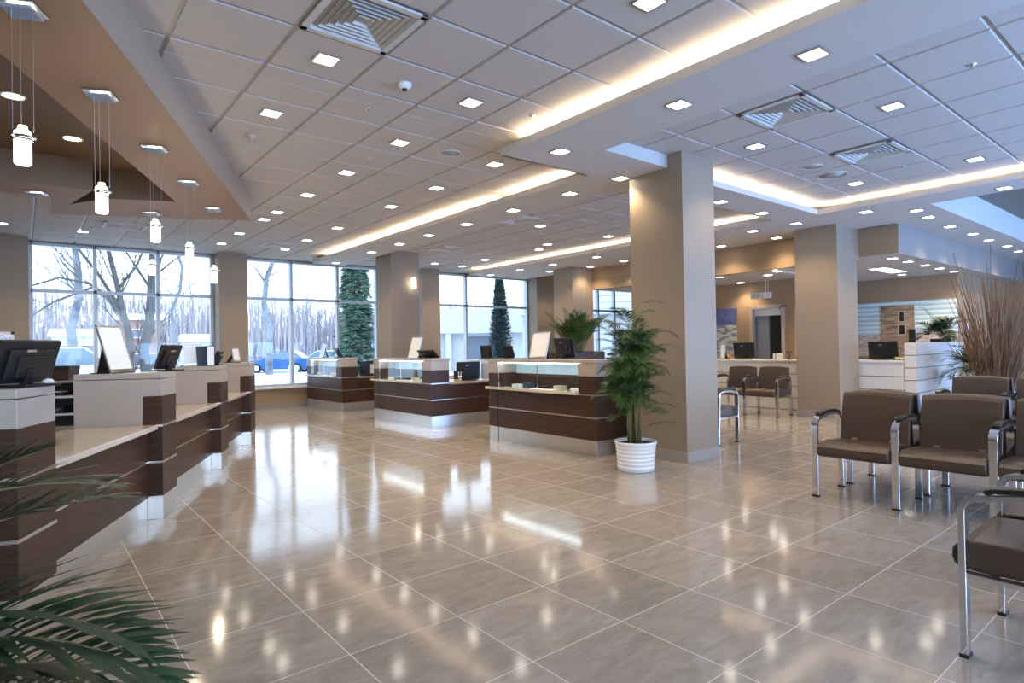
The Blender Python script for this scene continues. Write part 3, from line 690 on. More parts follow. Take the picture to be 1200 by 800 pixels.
t = thing('document_tray', 'grey document tray with papers on the desk by the third window', 'tray', (7.75, 9.25, 1.0), .1); B().box(-.16, .16, -.12, .12, 0, .02).box(-.16, .16, -.12, .12, .05, .06).ob('tray', M['satin'], t); B().box(-.14, .14, -.1, .1, .02, .045).ob('paper', M['whitep'], t)

# ------------------------------------------------------------------ plants
def frond(b, base, az, el, length, droop, nl, ll, wl, rnd, rb=None, vee=.5, droop_leaf=.25):
    """feather palm leaf: curved rachis plus two ranks of narrow leaflets"""
    p = Vector(base); pts = [p.copy()]; N = 14; e = el
    d0 = Vector((math.cos(az), math.sin(az), 0))
    for i in range(N):
        e2 = e - droop*((i+1)/N)**1.4
        dv = d0*math.cos(e2)+Vector((0, 0, 1))*math.sin(e2); p = p+dv*(length/N); pts.append(p.copy())
    (rb or b).tube(pts, [.006*(1-.8*i/N)*max(.6, length/.8) for i in range(N+1)], 5)
    for k in range(nl):
        u = .24+.76*(k+.5)/nl; f = u*N; i = min(int(f), N-1); q = pts[i].lerp(pts[i+1], f-i)
        t = (pts[i+1]-pts[i]).normalized(); sd = t.cross(Vector((0, 0, 1)))
        if sd.length < .05: sd = Vector((-math.sin(az), math.cos(az), 0))
        sd.normalize(); up = sd.cross(t).normalized()
        L = ll*(math.sin(PI*(.16+.80*u))**.7)*rnd.uniform(.85, 1.1)
        for s in (-1, 1):
            sp = .55+.55*(1-u)+rnd.uniform(-.09, .09)
            dv = (t*math.cos(sp)+sd*s*math.sin(sp)+up*(vee*.45+rnd.uniform(-.08, .08))).normalized()
            m1 = q+dv*L*.5+Vector((0, 0, -droop_leaf*L*.10)); m2 = q+dv*L*.96+Vector((0, 0, -droop_leaf*L*.55))
            wv = dv.cross(up).normalized()*wl/2
            q2 = q+dv*L*.22
            b.add([q, q2-wv*.8, q2+wv*.8, m1-wv, m1+wv, m2], [(0, 1, 2), (1, 3, 4, 2), (3, 5, 4)])
def palm(name, lab, loc, fr, mleaf, potf, group='potted palms', canes=()):
    t = thing(name, lab, 'plant', loc, 0, group); rnd = random.Random(sum(ord(c) for c in lab))
    potf(t); b = B(); rb = B()
    for f in fr: frond(b, *f[:8], rnd, rb, *f[9:])
    b.ob('foliage', M[mleaf], t, fix=False); rb.ob('leaf_stem', M['stem'], t, smooth=True)
    if canes:
        c = B()
        for a in canes: c.tube(*a)
        c.ob('cane', M['stem'], t, smooth=True)
    return t
def white_pot(t, r=.215, h=.30):
    prof = [(r*.80, 0), (r*.86, .01)]; N = 6
    for i in range(N):
        z0 = .02+(h-.06)*i/N; z1 = .02+(h-.06)*(i+1)/N; rr = r*(.86+.08*(i/N)**1.5)
        prof += [(rr-.004, z0), (rr+.004, z0+.008), (rr+.005, (z0+z1)/2), (rr+.004, z1-.006)]
    prof += [(r*.96, h-.035), (r, h-.02), (r, h), (r-.018, h), (r-.022, h-.02), (r-.03, h-.05)]
    B().lathe(prof, 40).ob('pot', M['white'], t, smooth=True)
    B().lathe([(.001, h-.025), (r-.024, h-.03)], 32).ob('soil', M['soil'], t, smooth=True)
# main areca palm by the middle column
rnd = random.Random(11); fr = []; canes = []
for k in range(13):
    a = rnd.uniform(0, 2*PI); r = rnd.uniform(.02, .09); bx, by = r*math.cos(a), r*math.sin(a); h = rnd.uniform(.72, 1.22)
    lx, ly = rnd.uniform(-.05, .05), rnd.uniform(-.05, .05)
    top = (bx+lx, by+ly, .28+h)
    canes.append(([(bx, by, .26), (bx+lx*.4, by+ly*.4, .28+h*.5), top], [.011, .010, .007], 7))
    for j in range(8):
        az = a+rnd.uniform(-1.5, 1.5)+j*1.9; hh = rnd.uniform(.3, 1.0)
        zb = .28+h*hh
        fr.append(((bx+lx*hh, by+ly*hh, zb), az, rnd.uniform(.75, 1.4), rnd.uniform(.34, .52), rnd.uniform(1.0, 2.1), 24, rnd.uniform(.15, .21), .0085, None, .5, .6))
for k in range(10):
    a = rnd.uniform(0, 2*PI)
    fr.append(((.05*math.cos(a), .05*math.sin(a), .5+rnd.uniform(-.1, .15)), a, rnd.uniform(.2, .7), rnd.uniform(.3, .40), rnd.uniform(.5, 1.2), 20, .15, .0085, None, .5, .6))
for k in range(9):
    a = rnd.uniform(0, 2*PI)
    fr.append(((.04*math.cos(a), .04*math.sin(a), 1.1+rnd.uniform(-.1, .12)), a, rnd.uniform(1.1, 1.45), rnd.uniform(.42, .60), rnd.uniform(.7, 1.5), 24, .20, .0085, None, .5, .6))
palm('areca_palm', 'tall feathery palm in a ribbed white pot in front of the big middle column', (4.86, 4.0, 0), fr, 'palm', white_pot, canes=canes)
# palm behind nearest island in dark trough
def trough(t, w=.3, d=.2, z=1.0):
    B().box(-w*1.6, w*1.6, -d, d, 0, .16).ob('planter', M['wood'], t, bevel=.006); B().box(-w*1.5, w*1.5, -d+.02, d-.02, .15, .165).ob('soil', M['soil'], t)
rnd = random.Random(5); fr = []
for k in range(60):
    a = rnd.uniform(0, 2*PI); r = rnd.uniform(0, .13)
    fr.append(((r*math.cos(a), r*math.sin(a), .16), a, rnd.uniform(1.1, 1.52), rnd.uniform(.5, .84), rnd.uniform(.5, 1.2), 20, .17, .012))
palm('areca_palm', 'bushy palm in a dark trough behind the nearest island', (6.95, 6.92, 1.02), fr, 'palm_y', trough)
t = thing('planter_stand', 'dark walnut back counter behind the nearest island carrying the palm trough', 'counter', (7.05, 6.92, 0)); B().box(-.6, .9, -.3, .3, .1, .98).ob('body', M['wood'], t); B().box(-.63, .93, -.33, .33, .98, 1.02).ob('top', M['cream'], t, bevel=.004); B().box(-.55, .85, -.27, .27, 0, .1).ob('plinth', M['steel'], t)
t = thing('desk_phone', 'black desk phone on the back counter right of the palm trough', 'phone', (7.75, 6.85, 1.02), .5); B().box(-.1, .1, -.09, .09, 0, .05).ob('base', M['black'], t, bevel=.01); B().tube([(-.09, -.06, .1), (-.09, 0, .115), (-.09, .06, .1)], .022, 8).ob('handset', M['black'], t, smooth=True)
# foreground palm (pot stands just outside the frame)
def tall_pot(t):
    B().lathe([(.17, 0), (.19, .02), (.22, .36), (.225, .38), (.20, .38), (.19, .34)], 36).ob('pot', M['black'], t, smooth=True); B().lathe([(.001, .35), (.195, .345)], 28).ob('soil', M['soil'], t, smooth=True)
FPX, FPY = -.60, 1.92
fr = []
rnd = random.Random(3)
R_ = math.radians
# (azimuth, elevation, length, droop, base z) aimed into the hall
for az, el, L, dr, zb, ll in ((-28, 50, 1.0, 1.55, .52, .33), (-18, 44, .95, 1.45, .47, .33), (-40, 46, .96, 1.75, .44, .32), (-6, 62, .92, 1.15, .55, .28), (-32, 30, .92, 1.25, .38, .33), (8, 68, .86, .9, .55, .26), (-50, 36, .9, 1.5, .38, .32),
                              (-24, 60, .98, 1.75, .5, .32), (-34, 16, .84, .9, .34, .32), (-44, 24, .86, 1.1, .32, .32), (-12, 26, .84, 1.1, .40, .32), (-16, 74, 1.0, 1.5, .55, .28),
                              (30, 72, .75, 1.0, .5, .26), (-64, 40, .8, 1.5, .4, .3), (90, 60, .8, 1.4, .5, .28), (150, 60, .8, 1.4, .5, .28), (210, 60, .8, 1.4, .5, .28), (270, 55, .8, 1.4, .5, .28), (-22, 12, .80, .8, .33, .30), (0, 36, .8, 1.3, .42, .28)):
    a = R_(az); fr.append(((.06*math.cos(a), .06*math.sin(a), zb-.1), a, R_(el), L, dr, 26, ll, .022))
palm('areca_palm', 'dark foreground palm reaching in at the lower left corner', (FPX, FPY, 0), fr, 'palm_d', tall_pot, canes=[([(0, 0, .33), (0, 0, .5)], [.02, .015], 8)])
# palm on the white block at right
def small_pot(t):
    B().lathe([(.10, 0), (.13, .02), (.15, .16), (.13, .16), (.12, .12)], 24).ob('pot', M['white'], t, smooth=True); B().lathe([(.001, .13), (.135, .125)], 20).ob('soil', M['soil'], t)
rnd = random.Random(9); fr = []
for k in range(26):
    a = rnd.uniform(0, 2*PI); fr.append(((.02*math.cos(a), .02*math.sin(a), .12), a, rnd.uniform(.35, 1.4), rnd.uniform(.38, .62), rnd.uniform(.6, 1.6), 16, .22, .018))
# ------------------------------------------------------------------ reception at right
def slatbox(b, g, x0, x1, y0, y1, z1, n):
    h = z1/n
    for i in range(n): b.box(x0, x1, y0, y1, i*h+.006, (i+1)*h-.006 if i < n-1 else z1)
    g.box(x0+.012, x1-.012, y0+.012, y1-.012, 0, z1-.01)
t = thing('reception_counter', 'long white slatted counter under the tan header and behind the right column', 'counter', (11.25, 3.62, 0))
b = B(); g = B(); slatbox(b, g, 0, .12, 0, 3.75, .90, 4); b.ob('slat_front', M['slat'], t, bevel=.003); g.ob('shadow_core', M['gap'], t)
B().box(-.02, .55, 0, 3.78, .902, .945).ob('counter_top', M['slat'], t, bevel=.005)
t = thing('slatted_planter', 'tall white slatted planter block at the end of the reception counter', 'planter', (11.25, 3.44, 0))
b = B(); g = B(); slatbox(b, g, -.02, 2.5, 0, .165, 1.235, 6); b.ob('slat', M['slat'], t, bevel=.003); g.ob('shadow_core', M['gap'], t)
palm('areca_palm', 'small spreading palm on the end of the white slatted planter block', (12.75, 3.52, 1.235), [tuple(f) for f in fr], 'palm_d', lambda t: B().box(-.3, .3, -.07, .07, 0, .06).ob('soil', M['soil'], t))
rnd = random.Random(21); fr2 = []
for k in range(24):
    a = rnd.uniform(0, 2*PI); fr2.append(((0, 0, .5), a, rnd.uniform(.1, 1.3), rnd.uniform(.4, .62), rnd.uniform(.7, 1.7), 16, .22, .018))
def mid_pot(t):
    B().lathe([(.16, 0), (.18, .02), (.23, .5), (.20, .5), (.19, .46)], 28).ob('pot', M['white'], t, smooth=True); B().lathe([(.001, .47), (.2, .465)], 20).ob('soil', M['soil'], t)
palm('areca_palm', 'leafy palm in a white pot between the slatted block and the dried branches', (12.1, 2.88, .3), fr2, 'palm_d', mid_pot)
t = thing('display_plinth', 'low white plinth under the leafy palm beside the slatted block', 'plinth', (12.1, 2.88, 0)); B().box(-.26, .26, -.26, .26, 0, .3).ob('body', M['slat'], t, bevel=.004); B().box(-.28, .28, -.28, .28, .27, .3).ob('top', M['slat'], t, bevel=.003)
def branches(loc, n, h, sp, seed, lab):
    t = thing('dried_branches', lab, 'plant', loc, 0, 'bundles of dried branches'); rnd = random.Random(seed)
    B().lathe([(.15, 0), (.2, .03), (.23, .45), (.21, .52), (.19, .52), (.2, .44)], 28).ob('vase', M['white'], t, smooth=True)
    b = B()
    for k in range(n):
        a = rnd.uniform(0, 2*PI); u = rnd.random()**.8; hh = h*rnd.uniform(.5, 1) if k > 10 else h*rnd.uniform(.85, 1.25)
        r = sp*u; x, y = .12*u*math.cos(a), .12*u*math.sin(a); pts = []
        w1, w2 = rnd.uniform(-.05, .05), rnd.uniform(-.05, .05)
        for i in range(6):
            f = i/5; pts.append((x+r*f**1.3*math.cos(a)+w1*math.sin(f*6), y+r*f**1.3*math.sin(a)+w2*math.sin(f*5), .2+hh*f))
        b.tube(pts, [.008*(1-.75*i/5)+.001 for i in range(6)], 5)
    b.ob('branches', M['twig'], t, smooth=True)
branches((11.0, 2.36, 0), 190, 2.0, .5, 4, 'tall bundle of brown dried branches behind the waiting chairs at right')
branches((11.9, 1.75, 0), 170, 2.1, .45, 8, 'second bundle of dried branches cut by the right frame edge')
# reception desk things
monitor(11.55, 4.02, .945, PI/2, .46, .30, .12, 'black monitor on the reception counter before the stone mural', 'reception monitors')
monitor(11.55, 6.6, .945, PI/2, .46, .32, .1, 'black monitor on the white counter in front of the office door', 'reception monitors')
t = thing('desk_phone', 'black phone with dial pattern at the right end of the reception counter', 'phone', (11.5, 3.72, .945)); B().box(-.09, .09, -.11, .11, 0, .06).ob('base', M['black'], t, bevel=.01); B().box(-.095, -.09, -.08, .08, .01, .05).ob('keypad', M['paper_y'], t)
board(11.45, 7.05, .945, -PI/2, .1, .3, .1, 'narrow white stand on the counter left of the office door monitor')
t = thing('pen_cup', 'amber pen holder left of the monitor before the office door', 'pen cup', (11.42, 6.88, .945)); B().lathe([(.035, 0), (.035, .1), (.03, .1), (.03, .01), (.001, .01)], 16).ob('cup', M['orange'], t, smooth=True); B().tube([(0, 0, .02), (.02, .01, .15)], .004, 6).tube([(0, 0, .02), (-.02, .01, .14)], .004, 6).ob('pen', M['black'], t)
t = thing('desk_lamp', 'small dark goblet shaped lamp on the counter beside the right column', 'lamp', (11.45, 5.62, .945)); B().lathe([(.045, 0), (.045, .012), (.01, .02), (.01, .1)], 18).ob('stem', M['black'], t, smooth=True); B().lathe([(.02, .1), (.06, .16), (.055, .165), (.001, .13)], 18).ob('shade', M['twig'], t, smooth=True)
t = thing('paper_stack', 'white paper stack standing on the counter right of the office monitor', 'paper', (11.45, 5.85, .945)); B().box(-.08, .08, -.06, .06, 0, .12).ob('paper', M['whitep'], t, bevel=.003); B().box(-.09, -.085, -.0, .01, 0, .26).ob('divider', M['black'], t)
# poster in the office, murals
def stripes(name, c0, c1, scale, axis='Z', c2=None, vs=(6, 6, 14)):
    m, t, n, b = nt_new(name); L = t.links.new
    tc = n.new('ShaderNodeTexCoord'); mp = n.new('ShaderNodeMapping'); L(tc.outputs['Object'], mp.inputs['Vector'])
    if c2 is None:
        w = n.new('ShaderNodeTexWave'); w.bands_direction = axis; w.wave_profile = 'SAW'; w.inputs['Scale'].default_value = scale
        L(mp.outputs[0], w.inputs['Vector']); r = n.new('ShaderNodeValToRGB')
        r.color_ramp.elements[0].position = .0; r.color_ramp.elements[0].color = (*c0, 1); r.color_ramp.elements[1].position = .8; r.color_ramp.elements[1].color = (*c1, 1)
        L(w.outputs['Fac'], r.inputs['Fac'])
    else:
        mp.inputs['Scale'].default_value = vs; v = n.new('ShaderNodeTexVoronoi'); v.distance = 'CHEBYCHEV'; v.inputs['Scale'].default_value = scale; L(mp.outputs[0], v.inputs['Vector'])
        r = n.new('ShaderNodeValToRGB'); r.color_ramp.interpolation = 'CONSTANT'
        r.color_ramp.elements[0].color = (*c0, 1); r.color_ramp.elements[1].color = (*c1, 1); r.color_ramp.elements[1].position = .4
        e = r.color_ramp.elements.new(.72); e.color = (*c2, 1)
        s = n.new('ShaderNodeSeparateColor'); L(v.outputs['Color'], s.inputs[0]); L(s.outputs[0], r.inputs['Fac'])
    L(r.outputs['Color'], b.inputs['Base Color']); b.inputs['Roughness'].default_value = .5
    return m
M['stripe'] = stripes('blue_white_blind_print', (.30, .50, .58), (.74, .88, .92), 2.9)
M['stone'] = wood('brown_stone_print', (.16, .10, .06), (.46, .36, .26), (1.6, 1.6, 9), .6)
M['city'] = stripes('pale_town_print', (.20, .25, .30), (.52, .54, .52), 1.0, c2=(.62, .60, .50), vs=(7, 7, 26))
M['rubble'] = wood('pale_rubble_print', (.36, .25, .21), (.72, .66, .60), (4, 4, 14), .6)
M['sky'] = pmat('print_blue', (.10, .12, .30), .5, var=.35, vscale=6)
t = thing('wall_mural', 'mural of pale blue blind stripes with a brown stone panel in the reception alcove', 'mural', (15.97, 4.08, 0))
B().box(0, .025, 0, 2.3, .9, 2.19).ob('stripe_panel', M['stripe'], t); B().box(-.006, 0, 0, 2.3, .9, 1.42).ob('rubble_panel', M['rubble'], t)
B().box(-.025, -.007, .82, 1.52, .9, 2.10).ob('stone_panel', M['stone'], t, bevel=.003)
B().box(-.03, -.02, 1.03, 1.12, 1.72, 1.94).box(-.03, -.02, 1.02, 1.13, 1.42, 1.63).ob('painted_window', M['black'], t); B().box(-.028, -.02, 1.0, 1.15, 1.70, 1.96).box(-.028, -.02, .99, 1.16, 1.40, 1.66).ob('window_surround', M['cream'], t)
B().box(-.05, -.026, .80, .93, 1.2, 1.52).ob('dark_niche', M['black'], t)
t = thing('wall_poster', 'tall poster of a pale town under dark blue sky on the office wall', 'poster', (13.27, 7.78, 0)); B().box(0, .02, 0, 1.0, .95, 1.72).ob('town_print', M['city'], t); B().box(0, .02, 0, 1.0, 1.72, 2.12).ob('sky_print', M['sky'], t); B().box(0, .02, 0, 1.0, .5, .95).ob('lower_print', M['rubble'], t)
t = thing('wall_poster', 'narrow pale poster strip on the office wall beside the right column', 'poster', (13.27, 5.97, 0)); B().box(0, .02, 0, .42, .95, 2.08).ob('print', M['city'], t); B().box(-.004, .0, .38, .42, .95, 2.08).ob('border', M['cream'], t)
t = thing('exit_sign', 'white hanging box sign with dark letters above the office door', 'sign', (12.95, 6.98, 2.34)); B().box(-.03, .03, -.235, .235, -.065, .065).ob('box', M['white'], t, bevel=.004)
B().tube([(0, -.12, .06), (0, -.12, .35)], .005, 6).tube([(0, -.17, .06), (0, -.17, .35)], .005, 6).ob('rod', M['satin'], t)
cu = bpy.data.curves.new('letters', 'FONT'); cu.body = 'IDE I'; cu.size = .13; cu.align_x = 'LEFT'; cu.extrude = .001
tmp = bpy.data.objects.new('letters', cu); col.objects.link(tmp); dg = bpy.context.evaluated_depsgraph_get(); dg.update()
me = bpy.data.meshes.new_from_object(tmp.evaluated_get(dg)); bpy.data.objects.remove(tmp); me.materials.clear(); me.materials.append(M['wing'])
o = bpy.data.objects.new('letters', me); col.objects.link(o); o.parent = t; o.location = (-.033, .20, -.045); o.rotation_euler = (PI/2, 0, -PI/2)
t = thing('switch_plate', 'white wall switch plate on the tan wall right of the mural', 'switch', (16.6, 4.055, 1.55)); B().box(-.05, .05, -.01, 0, -.09, .09).ob('plate', M['white'], t, bevel=.003); B().box(-.015, .015, -.016, -.01, -.03, .03).ob('rocker', M['whitep'], t)

# ------------------------------------------------------------------ waiting benches
def bench(nseat, x, y, rz, lab, pitch=.60, depth=.49, group='waiting room benches'):
    """local x along the row, seats look to -y; front legs stand on y=0"""
    t = thing('waiting_bench', lab, 'bench', (x, y, 0), rz, group)
    for k in range(nseat+1):
        X = k*pitch; b = B()
        pts = [(X, 0, .012), (X, 0, .585)]
        for i in range(1, 7):
            a = (PI/2*.86)*i/6; pts.append((X, .062*(1-math.cos(a)), .585+.062*math.sin(a)))
        pts += [(X, .20, .668), (X, .34, .668), (X, .42, .650)]
        b.strip(pts, .052, .026, (1, 0, 0))
        b.strip([(X, .42, .652), (X, depth-.03, .60), (X, depth, .012)], .052, .026, (1, 0, 0))
        b.box(X-.020, X+.020, .0, depth, .318, .342)
        b.ob('arm_frame', M['chrome'], t, bevel=.003)
        B().strip([(X, .075, .672), (X, .10, .683), (X, .20, .694), (X, .33, .692), (X, .41, .676), (X, .455, .652)], .056, .022, (1, 0, 0)).ob('arm_pad', M['pad'], t, bevel=.008, seg=3)
        for yy in (0, depth): B().box(X-.029, X+.029, yy-.016, yy+.016, 0, .014).ob('foot', M['black'], t)
    for k in range(nseat):
        x0, x1 = k*pitch+.032, (k+1)*pitch-.032
        prof = [(-.052, .385), (-.048, .42), (-.028, .446), (.02, .460), (.16, .462), (.34, .448), (.47, .440), (.485, .43), (.485, .36), (.46, .345), (.05, .335), (-.02, .340), (-.044, .357)]
        B().xprism(prof, x0, x1).ob('seat', M['leather'], t, smooth=False, bevel=.012, seg=3)
        # back: cushion with crowned top edge
        nx = 10; vs = []; prof2 = []
        for i in range(nx+1):
            u = i/nx; xx = x0+.004+(x1-x0-.008)*u; cr = .018*(1-(2*u-1)**2); cv = .012*(1-(2*u-1)**2)
            zz = [.432, .58, .72, .80+cr, .832+cr, .838+cr]; yy = [.395, .418, .445, .467, .480, .495]
            ring = [(xx, yy[j]+cv, zz[j]) for j in range(6)] + [(xx, .535, .825+cr), (xx, .518, .70), (xx, .492, .55), (xx, .468, .432)]
            vs.append(ring)
        b = B(); m_ = len(vs[0]); b.add([p for r in vs for p in r], [])
        for i in range(nx):
            for j in range(m_): b.f.append([i*m_+j, i*m_+(j+1) % m_, (i+1)*m_+(j+1) % m_, (i+1)*m_+j])
        b.f.append(list(range(m_))); b.f.append([nx*m_+j for j in range(m_)][::-1])
        b.ob('backrest', M['leather'], t, bevel=.010, seg=3)
        B().xprism([(.472, .43), (.497, .55), (.522, .70), (.540, .80), (.552, .80), (.534, .70), (.509, .55), (.486, .43)], x0+.03, x1-.03).ob('back_shell', M['leather_d'], t, bevel=.004)
        pieces(t, 'back_bracket', 'satin', ((x0+.1, x0+.14, .38, .49, .33, .46), (x1-.14, x1-.1, .38, .49, .33, .46)))
        pieces(t, 'seat_rail', 'satin', ((x0-.03, x1+.03, .08, .11, .322, .340), (x0-.03, x1+.03, .38, .41, .322, .344)))
    return t
# seats looking to world -x: local -y -> -x  => rz = -90deg ; local +x -> world -y
W = -PI/2
bench(3, 5.09, 2.30, W, 'brown row of seats in the front at right, looking left, with chrome armrests', .592)
bench(3, 6.24, .524, -W, 'brown row of seats back to back behind the front row at right', .592)
bench(3, 7.98, 2.26, W, 'brown row of seats behind the front rows at right, near the dried branches', .592)
bench(3, 9.13, .484, -W, 'brown row of seats farthest right, only the backs peeping out at the frame edge', .592)
bench(2, 2.94+1.16, .752, PI, 'close brown row of seats cut by the lower right corner', .575)
bench(2, 9.98, 6.33, W, 'brown pair of seats against the white counter, between middle and right columns', .60)
bench(1, 7.20, 4.24, -W, 'single seat mostly hidden behind the big middle column, with only its chrome arm showing', .60, .46)

# ------------------------------------------------------------------ outside
g = B().box(-60, 140, 14.15, 150, -.30, -.2).box(-90, 140, -60, -3.8, -.3, -.2)
struct(g.ob('ground', M['snow']))
def car(x, y, rz, m, lab, van=False, L=4.4, H=1.45):
    t = thing('car' if not van else 'van', lab, 'car' if not van else 'van', (x, y, -.2), rz, 'parked cars')
    hw = .86
    body = [(-L/2, .35), (-L/2, .8), (-L/2+.15, .92), (-L*.27, .95), (L*.18, .95), (L/2-.15, .82), (L/2, .62), (L/2, .32), (L/2-.3, .22), (-L/2+.3, .22)]
    if van: body = [(-L/2, .3), (-L/2, 1.0), (L*.30, 1.02), (L/2-.1, .92), (L/2, .7), (L/2, .3), (L/2-.3, .22), (-L/2+.3, .22)]
    B().yprism(body, -hw, hw).ob('body', M[m], t, bevel=.06, seg=3)
    cab = [(-L*.40, .93), (-L*.24, H), (L*.06, H), (L*.24, .93)] if not van else [(-L*.49, 1.0), (-L*.46, H), (L*.12, H), (L*.34, 1.0)]
    B().yprism(cab, -hw+.08, hw-.08).ob('cabin', M[m], t, bevel=.05, seg=3)
    ins = [(x_*.93-.02, z_-.06 if z_ > 1 and z_ == H else z_+.03) for x_, z_ in cab]
    b = B().yprism(ins, -hw+.05, hw-.05); b.ob('side_window', M['carglass'], t)
    for sx in (-L*.31, L*.31):
        for sy in (-1, 1):
            wv = B(); wv.lathe([(.001, -.09), (.30, -.09), (.32, -.06), (.32, .06), (.30, .09), (.001, .09)], 20)
            o = wv.ob('wheel', M['tyre'], t, smooth=True); o.location = (sx, sy*(hw-.06), .31); o.rotation_euler = (PI/2, 0, 0)
            h_ = B().lathe([(.001, -.1), (.19, -.1), (.19, .1), (.001, .1)], 14).ob('hubcap', M['satin'], o, smooth=False)
    B().box(L/2-.06, L/2+.01, -hw+.08, -hw+.35, .62, .75).box(L/2-.06, L/2+.01, hw-.35, hw-.08, .62, .75).ob('headlamp', M['white'], t)
car(13.9, 42.6, math.radians(-38)+PI, 'carblue', 'blue saloon car parked outside beyond the second window')
car(17.6, 44.3, math.radians(-38)+PI, 'carwhite', 'white car parked behind the blue one outside the second window')
car(1.6, 33.0, math.radians(-5), 'carwhite', 'white van parked outside the left window', True, 4.6, 1.8)
# buildings
def house(x, y, z, rz, w, d, h, m, lab, wins, roof=True, grp='houses outside'):
    t = thing('house', lab, 'building', (x, y, z), rz, grp); B().box(-w/2, w/2, 0, d, 0, h).ob('wall', M[m], t)
    if roof: B().xprism([(-.4, h), (d/2, h+w*.06+.5), (d+.4, h)], -w/2-.3, w/2+.3).ob('roof', M['roofsnow'], t)
    for (a, c, ww, hh) in wins:
        f = B().box(a-.08, a+ww+.08, -.06, 0, c-.08, c+hh+.08).ob('window_frame', M['white'], t); B().box(a, a+ww, -.07, -.06, c, c+hh).ob('pane', M['wing'], f)
house(8.5, 66, -.2, -.15, 3.6, 5, 4.6, 'brick', 'small pink brick house outside behind the twin trunk tree', [(-.6, 3.0, 1.0, .7), (-1.5, .3, 2.9, 1.1)], True)
house(15.6, 70, -.2, -.3, 6, 5, 2.6, 'render', 'low pale house outside right of the pink one', [(-2, .8, 1.2, 1), (.6, .8, 1.2, 1)], True)
house(3.4, 62, -.2, -.1, 3.2, 4, 3.0, 'render', 'pale shed outside behind the van', [(-1.0, 1.0, .9, 1.2), (.3, 1.0, .9, 1.2)], True)
t = thing('modern_building', 'white modern building with deep flat canopy outside the third window', 'building', (25.5, 30, -.2), -.55, 'houses outside')
B().box(-6, 8, 0, 7, 0, 2.4).ob('wall', M['render'], t); B().box(-7.5, 9, -.7, 8, 2.4, 3.9).ob('canopy', M['render'], t); B().box(-4, -1.5, -.05, 0, 0, 2.2).ob('door', M['wing'], t)
for q in (-6.5, -5.2): B().box(q, q+.35, -.6, -.25, 0, 2.4).ob('pillar', M['render'], t)
t = thing('siding_wall', 'white clapboard building wall outside the window under the header', 'building', (26, 20, -.2), -.62, 'houses outside')
b = B()
for k in range(16): b.box(-7, 7, 0, .3, k*.34+.03, (k+1)*.34)
b.ob('clapboard', M['render'], t); B().box(-7, 7, .05, .3, 0, 5.44).ob('wall', M['render'], t)
B().box(-7.2, 7.2, -.9, .5, 3.1, 3.35).ob('eave', M['render'], t)
# trees
def grow(b, p, d, L, r, depth, rnd, spread=.55, n=5, up=.10, twig=.004):
    pts = [p]; dd = d.normalized(); q = p; rs = [r]; segs = 5
    for i in range(segs):
        dd = (dd+Vector((rnd.uniform(-.14, .14), rnd.uniform(-.14, .14), rnd.uniform(-.08, .12)+up*.3))).normalized()
        q = q+dd*(L/segs); pts.append(q); rs.append(max(r*(1-.62*(i+1)/segs), twig))
    b.tube(pts, rs, 6 if r > .03 else 4, cap=False)
    if depth <= 0: return
    for k in range(n):
        f = rnd.uniform(.3, 1); i = min(int(f*segs), segs-1); q = pts[i].lerp(pts[i+1], f*segs-i); t = (pts[i+1]-pts[i]).normalized()
        ax = Vector((rnd.uniform(-1, 1), rnd.uniform(-1, 1), rnd.uniform(-.3, 1))); nd = (t+ax.normalized()*spread*rnd.uniform(.8, 1.6)).normalized()
        grow(b, q, nd, L*rnd.uniform(.42, .66), rs[i]*.55, depth-1, rnd, spread, n, up, twig)
def tree_thing(name, lab, loc, grp, b, m, rz=0, cat='tree'):
    t = tag(b.ob(name, M[m], smooth=True, fix=False, loc=loc), lab, cat, grp); t.rotation_euler = (0, 0, rz); return t
rnd = random.Random(17)
b = B(); V = Vector
# big twin-trunk tree outside the left window
def limb(pts, r0, r1, sub=3, dep=2, sp=.6):
    P = [V(p) for p in pts]; n = len(P); b.tube(P, [r0+(r1-r0)*i/(n-1) for i in range(n)], 8, cap=False)
    for i in range(1, n):
        for k in range(sub):
            f = rnd.random(); q = P[i-1].lerp(P[i], f); t = (P[i]-P[i-1]).normalized()
            nd = (t+V((rnd.uniform(-1, 1), rnd.uniform(-.6, .6), rnd.uniform(-.4, .8))).normalized()*sp).normalized()
            grow(b, q, nd, rnd.uniform(1.0, 2.4), (r0+r1)*.16, dep, rnd, .6, 4, twig=.006)
limb([(.2, 0, 0), (.2, 0, 2.2), (.0, .1, 3.2), (-.25, .1, 4.6), (-.6, 0, 6.2), (-1.2, 0, 8)], .17, .06)
limb([(.9, .3, 0), (.75, .3, 1.6), (1.0, .3, 3.0), (1.1, .3, 4.6), (1.2, .3, 6.4), (1.5, .3, 9)], .22, .13)
limb([(.0, .1, 3.0), (-.6, .0, 3.9), (-1.2, -.1, 4.4), (-2.2, -.1, 4.6), (-3.6, -.2, 4.0), (-4.6, -.2, 3.0)], .085, .015, 3)
limb([(-.1, .1, 3.4), (-.9, .2, 4.9), (-1.9, .3, 6.4), (-2.8, .3, 7.6)], .075, .03, 3)
limb([(-.2, .1, 4.2), (.5, .1, 5.3), (.9, 0, 6.4), (1.6, 0, 7.4)], .06, .02, 3)
limb([(1.0, .3, 4.4), (.3, .2, 5.6), (-.4, .2, 6.8)], .06, .02, 3)
limb([(1.1, .3, 4.8), (2.0, .3, 5.7), (3.0, .3, 6.4)], .05, .015, 3)
limb([(-1.0, -.1, 4.3), (-2.4, -.3, 3.6), (-3.6, -.3, 2.6), (-4.4, -.4, 1.9)], .05, .01, 3)
limb([(-1.9, .3, 6.2), (-3.4, .2, 6.3), (-4.8, .2, 5.6)], .05, .012, 3)
